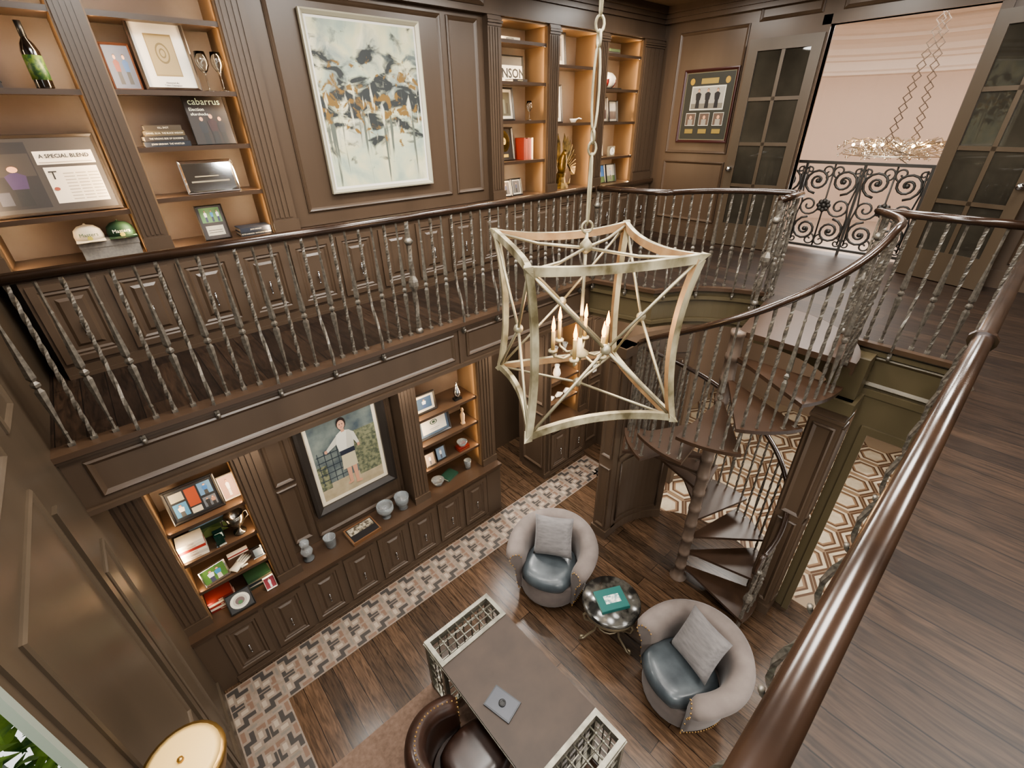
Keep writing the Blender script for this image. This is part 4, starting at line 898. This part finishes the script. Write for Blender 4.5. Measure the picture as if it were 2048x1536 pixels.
m=MB(); m.box(-.14,0,0,.14,.01,.24,cm('#4f5f2c')); m.box(-.14,-.002,.12,.14,0,.24,cm('#6a8094')); m.box(-.14,-.003,.10,.14,-.001,.14,cm('#26371e')); m.add([(-.14,-.004,.02),(.05,-.004,.0),(.14,-.004,.04),(.0,-.004,.09)],[(0,1,2,3)],cm('#707a40')); fin(m,'landscape_print',None,(-.14,4.12,zb_),(math.radians(-10),0,0),label='unframed green golf course landscape print',cat='picture')
t=thing('trophy_cup','silver two handled trophy cup on shelf','trophy',(.07,3.99,zb_))
AS=Mt('aged_silver','#77736c',.22,.95)
m=MB(); m.lathe([(.001,0),(.055,0),(.055,.015),(.022,.03),(.016,.07),(.055,.10),(.072,.16),(.083,.225),(.078,.225),(.06,.15),(.001,.12)],18,AS); fin(m,'bowl',t)
for sg in (-1,1): m=MB(); m.tube([(sg*.07,0,.20),(sg*.105,0,.21),(sg*.108,0,.15),(sg*.06,0,.115)],.007,AS,6); fin(m,'handle',t)
EMR=Mt('emerald_crystal','#173a2f',.05,trans=.5)
m=MB(); m.prism([(-.04,-.02),(.04,-.02),(.04,.02),(-.04,.02)],0,.02,GLASS); m.prism([(-.03,-.015),(.035,-.015),(.02,.015),(-.03,.015)],.02,.12,EMR); fin(m,'crystal_award',None,(-.10,3.94,zb_),label='green crystal award block on shelf',cat='award')
m=MB(); m.prism([(-.04,-.02),(.04,-.02),(.04,.02),(-.04,.02)],0,.10,EMR); m.box(-.03,-.022,.03,.03,-.02,.08,WHITE); fin(m,'crystal_award',None,(-.09,4.03,zb_),label='green glass block with white engraving on shelf',cat='award')
frame((-.24,3.94,zc),.22,.17,.016,cm('#c8c4bc',.2,1),'silver frame with couple on lawn photograph',cm('#4a7030'),figp(.35,.0,.85,'#c8c8cc','#3a3a50')+figp(.66,.0,.85,'#3a78a0','#b8b0a0'),tilt=16,rz=.15)
m=MB(); GV=cm('#b8b4a6')
m.puff(.10,.12,.03,GV,8,(0,0,.015))
for i in range(4): m.tube([(-.035+.024*i,.05,.015),(-.04+.027*i,.12,.014),(-.04+.028*i,.15,.01)],[.012,.011,.006],GV,6)
m.tube([(.045,0,.015),(.08,.05,.014)],[.014,.008],GV,6)
fin(m,'golf_glove',None,(-.07,3.97,zc),(0,0,-.9),label='white leather golf glove lying on shelf',cat='glove')
m=MB(); m.box(-.09,0,0,.09,.03,.05,WHITE); m.box(-.091,-.001,.015,.091,.0,.03,cm('#8a2c24')); fin(m,'gift_box',None,(-.02,4.12,zc),label='narrow white box with red stripe on shelf',cat='box')
m=MB(); m.box(-.055,0,0,.055,.02,.12,GLASS); m.box(-.035,-.002,.02,.035,.0,.10,cm('#2a3642')); fin(m,'acrylic_photo',None,(.13,3.95,zc+.004),(math.radians(-14),0,0),label='thick clear acrylic photo block on shelf',cat='photo')
for i in range(5): book((-.29,3.94,zd+.03*i),.22,.15,.028,('#6a1f1b','#b8b2a6','#75221d','#a8a090','#5a1b17')[i],title=('TROLLOPE','SPIRIT','RED','CLASSIC','GAME')[i],tsize=.015,group='red and white books in lower bay',rz=-.1+.03*i)
for i in range(5): book((.06,3.97,zd+.024*i),.22,.15,.022,('#263026','#b0a898','#1c242c','#6a6458','#1d3a27')[i],group='coffee table books in lower bay',rz=.07*(-1)**i)
frame((-.16,3.79,zd+.002),.22,.19,.01,cm('#1a1a1a',.3),'black square stand with round commemorative plate',cm('#1a1818'),[disc(.5,.5,.42,cm('#b4b0a4'),24),disc(.5,.5,.30,cm('#98948a'),20),disc(.5,.5,.2,cm('#5a4a48')),disc(.5,.42,.1,cm('#3a603a'))],tilt=45,cat='plate',name='display_plate',depth=.012)
frame((.12,3.86,zd),.10,.14,.005,WHITE,'small snapshot of person in white outfit',cm('#8a3a40'),figp(.5,.05,.85,'#e0dcd8','#d8d4ce'),tilt=16)
def lathe_obj(name,pr,loc,mat,label,cat,seg=16,grp=None):
    m=MB(); m.lathe(pr,seg,mat); return fin(m,name,None,loc,label=label,cat=cat,group=grp)
CR=Mt('cut_crystal','#eef2f2',.08,trans=.85,bump=.6,scale=60)
lathe_obj('crystal_decanter',[(.001,0),(.05,0),(.055,.02),(.02,.05),(.05,.09),(.062,.13),(.045,.17),(.02,.19),(.045,.215),(.05,.25),(.03,.28),(.001,.285)],(.53,3.95,.87),CR,'tall cut crystal decanter on lower counter','decanter')
lathe_obj('ice_bucket',[(.001,0),(.05,0),(.052,.01),(.065,.13),(.068,.14),(.06,.14),(.048,.02),(.001,.015)],(.78,3.96,.87),CR,'small clear crystal ice bucket on lower counter','bucket')
lathe_obj('glass_bowl',[(.001,0),(.05,0),(.05,.008),(.015,.02),(.015,.05),(.07,.08),(.10,.13),(.095,.19),(.088,.19),(.094,.13),(.065,.085),(.001,.06)],(1.44,3.93,.87),CR,'round clear footed glass bowl on counter','bowl',20)
lathe_obj('crystal_bucket',[(.001,0),(.055,0),(.06,.01),(.05,.05),(.075,.09),(.088,.19),(.082,.19),(.068,.09),(.001,.06)],(1.66,3.93,.87),CR,'large cut crystal champagne bucket on counter','bucket',20)
def cov2(o,w,d,t):
    m=MB(); m.box(-w*.45,d*.06,t,w*.46,d*.92,t+.001,cm('#1f1a18')); m.box(-w*.42,d*.45,t+.001,w*.43,d*.88,t+.0015,Mt('cover2','#a89d88',.5,c2='#4a4236',scale=30,contrast=.08)); fin(m,'cover_picture',o)
book((1.13,3.78,.87),.34,.26,.04,'#6a4a30',.05,label='large coffee table book lying on lower counter',cover=cov2)
frame((2.18,4.02,za),.30,.24,.02,cm('#26221f',.3),'dark frame with blue toned photograph',cm('#3b4f66'),figp(.5,.05,.8,'#c8ccd0','#3a4a6a'),mat=cm('#b8b2a4'),mw=.03,tilt=8)
t=thing('teardrop_award','silver teardrop shaped award on dark base','award',(2.62,4.0,za))
m=MB(); m.box(-.05,-.03,0,.05,.03,.03,BLACK); fin(m,'base',t)
m=MB(); m.lathe([(.001,.03),(.03,.045),(.045,.08),(.04,.12),(.02,.18),(.001,.24)],16,CHROME); fin(m,'teardrop',t)
frame((2.28,4.02,zb_),.44,.32,.022,cm('#3a3a3c',.2),'silver gray framed certificate with green emblem',cm('#cecabf'),[disc(.5,.58,.15,cm('#2f4a38'),20),disc(.5,.58,.11,cm('#c8c4ba'),20),disc(.5,.58,.07,cm('#2f4a38')),rc(.3,.2,.7,.23,cm('#888888')),rc(.35,.12,.65,.14,cm('#888888'))],mat=cm('#4e5e70'),mw=.03,tilt=10)
lathe_obj('figurine',[(.001,0),(.03,0),(.03,.02),(.02,.03),(.028,.1),(.03,.14),(.018,.17),(.012,.18),(.02,.2),(.015,.23),(.001,.24)],(2.66,3.98,zb_),Mt('wood_fig','#a88a6a',.5),'carved tan figurine standing on shelf','figurine',10)
for i in range(2): frame((2.13+.17*i,3.96+.02*i,zc),.14,.18,.01,cm('#2a2622',.3),'small dark photo frame with portrait on shelf',cm(('#8a7a6a','#6a7a8a')[i]),figp(.5,.05,.8,'#c8c4bc','#4a4a50'),tilt=14,group='small frames in awards bay')
m=MB(); m.box(-.08,-.05,0,.08,.05,.05,cm('#6a221c',.3)); m.box(-.081,-.051,.02,.081,.051,.024,BRASS); fin(m,'keepsake_box',None,(2.62,3.98,zc),label='red lacquer keepsake box on shelf',cat='box')
lathe_obj('crystal_bowl',[(.001,0),(.04,0),(.05,.02),(.07,.06),(.064,.06),(.04,.02),(.001,.015)],(2.62,3.98,zc+.051),CR,'small crystal bowl resting on red box','bowl')
lathe_obj('crystal_vase',[(.001,0),(.04,0),(.038,.05),(.05,.13),(.044,.13),(.03,.03),(.001,.02)],(2.68,3.98,.87),CR,'small cut crystal vase on counter','vase')
lathe_obj('crystal_bowl',[(.001,0),(.05,0),(.06,.03),(.085,.08),(.078,.08),(.05,.02),(.001,.015)],(2.2,3.98,.87),CR,'low cut crystal bowl on counter','bowl')
book((2.42,3.95,.87),.2,.15,.03,'#2a4a3a',.3,label='green book lying flat on the counter')
lathe_obj('white_pitcher',[(.001,0),(.04,0),(.06,.06),(.05,.12),(.03,.16),(.04,.2),(.034,.2),(.001,.1)],(4.4,4.0,zb_),WHITE,'white porcelain pitcher on passage shelf','pitcher')
for i in range(3): m=MB(); m.tube([(-.07,0,.03),(0,0,.045),(.08,0,.03)],[.02,.045,.015],WHITE,8); fin(m,'white_dish',None,(4.28+.18*i,4.0,zc),label='small white porcelain dish on passage shelf',cat='dish',group='white dishes')
for x in (4.55,4.35): lathe_obj('glass_vase',[(.001,0),(.03,0),(.02,.05),(.045,.14),(.04,.14),(.001,.06)],(x,4.0,za),CR,'clear glass vase on passage shelf','vase',grp='glass vases on passage shelf')
# ---------------- LIGHTS ----------------
WARM=(1,.71,.42)
for x0,x1,_ in UN:
    for zz in (4.5,5.4):
        light('shelf_led','AREA',(x0+.03,4.53,zz),6.5,WARM,.02,(pi/2,0,math.radians(-50)),.8)
        light('shelf_led','AREA',(x1-.03,4.53,zz),6.5,WARM,.02,(pi/2,0,math.radians(50)),.8)
for x0,x1 in ((-.42,.2),(2.0,2.85),(4.1,4.8)):
    light('shelf_led','AREA',(x0+.03,3.91,1.75),8,WARM,.02,(pi/2,0,math.radians(-50)),1.5); light('shelf_led','AREA',(x1-.03,3.91,1.75),8,WARM,.02,(pi/2,0,math.radians(50)),1.5)
NW=(1,.96,.90)
for x in (.6,2.2,3.8):
    for y in (-1.4,.9,2.9): light('ceiling_fill','AREA',(x,y,6.15),62,NW,.9)  # added soft fill over the void; the ceiling has no fixtures
for y in (.3,2.0,3.6): light('ceiling_fill','AREA',(5.7,y,6.15),34,NW,.7)  # same added fill above the east gallery
for x in (.5,1.8,3.2): light('soffit_fill','AREA',(x,3.62,2.86),16,NW,.2)  # added fill to brighten the area under the north gallery
for x in (.8,2.6): light('soffit_fill','AREA',(x,-.8,2.8),50,NW,.7)  # added fill below the south gallery, no lamps there
light('soffit_fill','AREA',(3.5,5.8,2.8),110,NW,.6)  # added fill to lift the dark passage, with the next two
light('soffit_fill','AREA',(3.45,4.7,2.86),45,NW,.2)
light('soffit_fill','AREA',(3.3,4.08,2.49),14,NW,.15)
light('soffit_fill','AREA',(4.6,3.1,2.8),34,NW,.3)  # added fill near the curved wall
light('hall_fill','AREA',(5.2,.5,2.8),24,NW,.4)  # added fill to lighten the opening by the column
for y in (-.5,1.6): light('hall_fill','AREA',(6.4,y,2.8),40,(1,.95,.88),.8)  # added fill over the hex tile
light('foyer_fill','AREA',(9.1,1.9,6.2),110,(1,.95,.90),1.8)  # added overhead fill for the foyer, not a fixture
light('foyer_fill_low','POINT',(9,2,3.7),50,(1,.95,.90),.5)  # second added foyer fill, low down
light('window_daylight','AREA',(-.70,.35,4.95),60,(.95,.98,1),1.2,(0,math.radians(-75),0),1.7)
sun=bpy.data.lights.new('sun','SUN'); sun.energy=4; sun.angle=.05; so=bpy.data.objects.new('sun',sun); COL.objects.link(so); so.rotation_euler=(math.radians(35),math.radians(25),0)
w=bpy.data.worlds.new('world'); S.world=w; w.use_nodes=True; w.node_tree.nodes['Background'].inputs[0].default_value=(1,.99,.96,1); w.node_tree.nodes['Background'].inputs[1].default_value=1.2
# ---------------- CAMERA ----------------
cam=bpy.data.cameras.new('camera'); co=bpy.data.objects.new('camera',cam); COL.objects.link(co); S.camera=co
cam.sensor_width=36; cam.lens=911/2048*36; cam.clip_start=.02
p=math.radians(29.96); yw=math.radians(48.7)
F=Vector((math.cos(p)*math.cos(yw),math.cos(p)*math.sin(yw),-math.sin(p))); R0=Vector((math.sin(yw),-math.cos(yw),0)); U0=R0.cross(F)
ro=.0196; Rr=R0*math.cos(ro)-U0*math.sin(ro); Ur=R0*math.sin(ro)+U0*math.cos(ro)
co.matrix_world=Matrix((( Rr.x,Ur.x,-F.x,0),(Rr.y,Ur.y,-F.y,0),(Rr.z,Ur.z,-F.z,H),(0,0,0,1)))
S.view_settings.view_transform='AgX'; S.view_settings.look='AgX - Medium High Contrast'; S.view_settings.exposure=.12
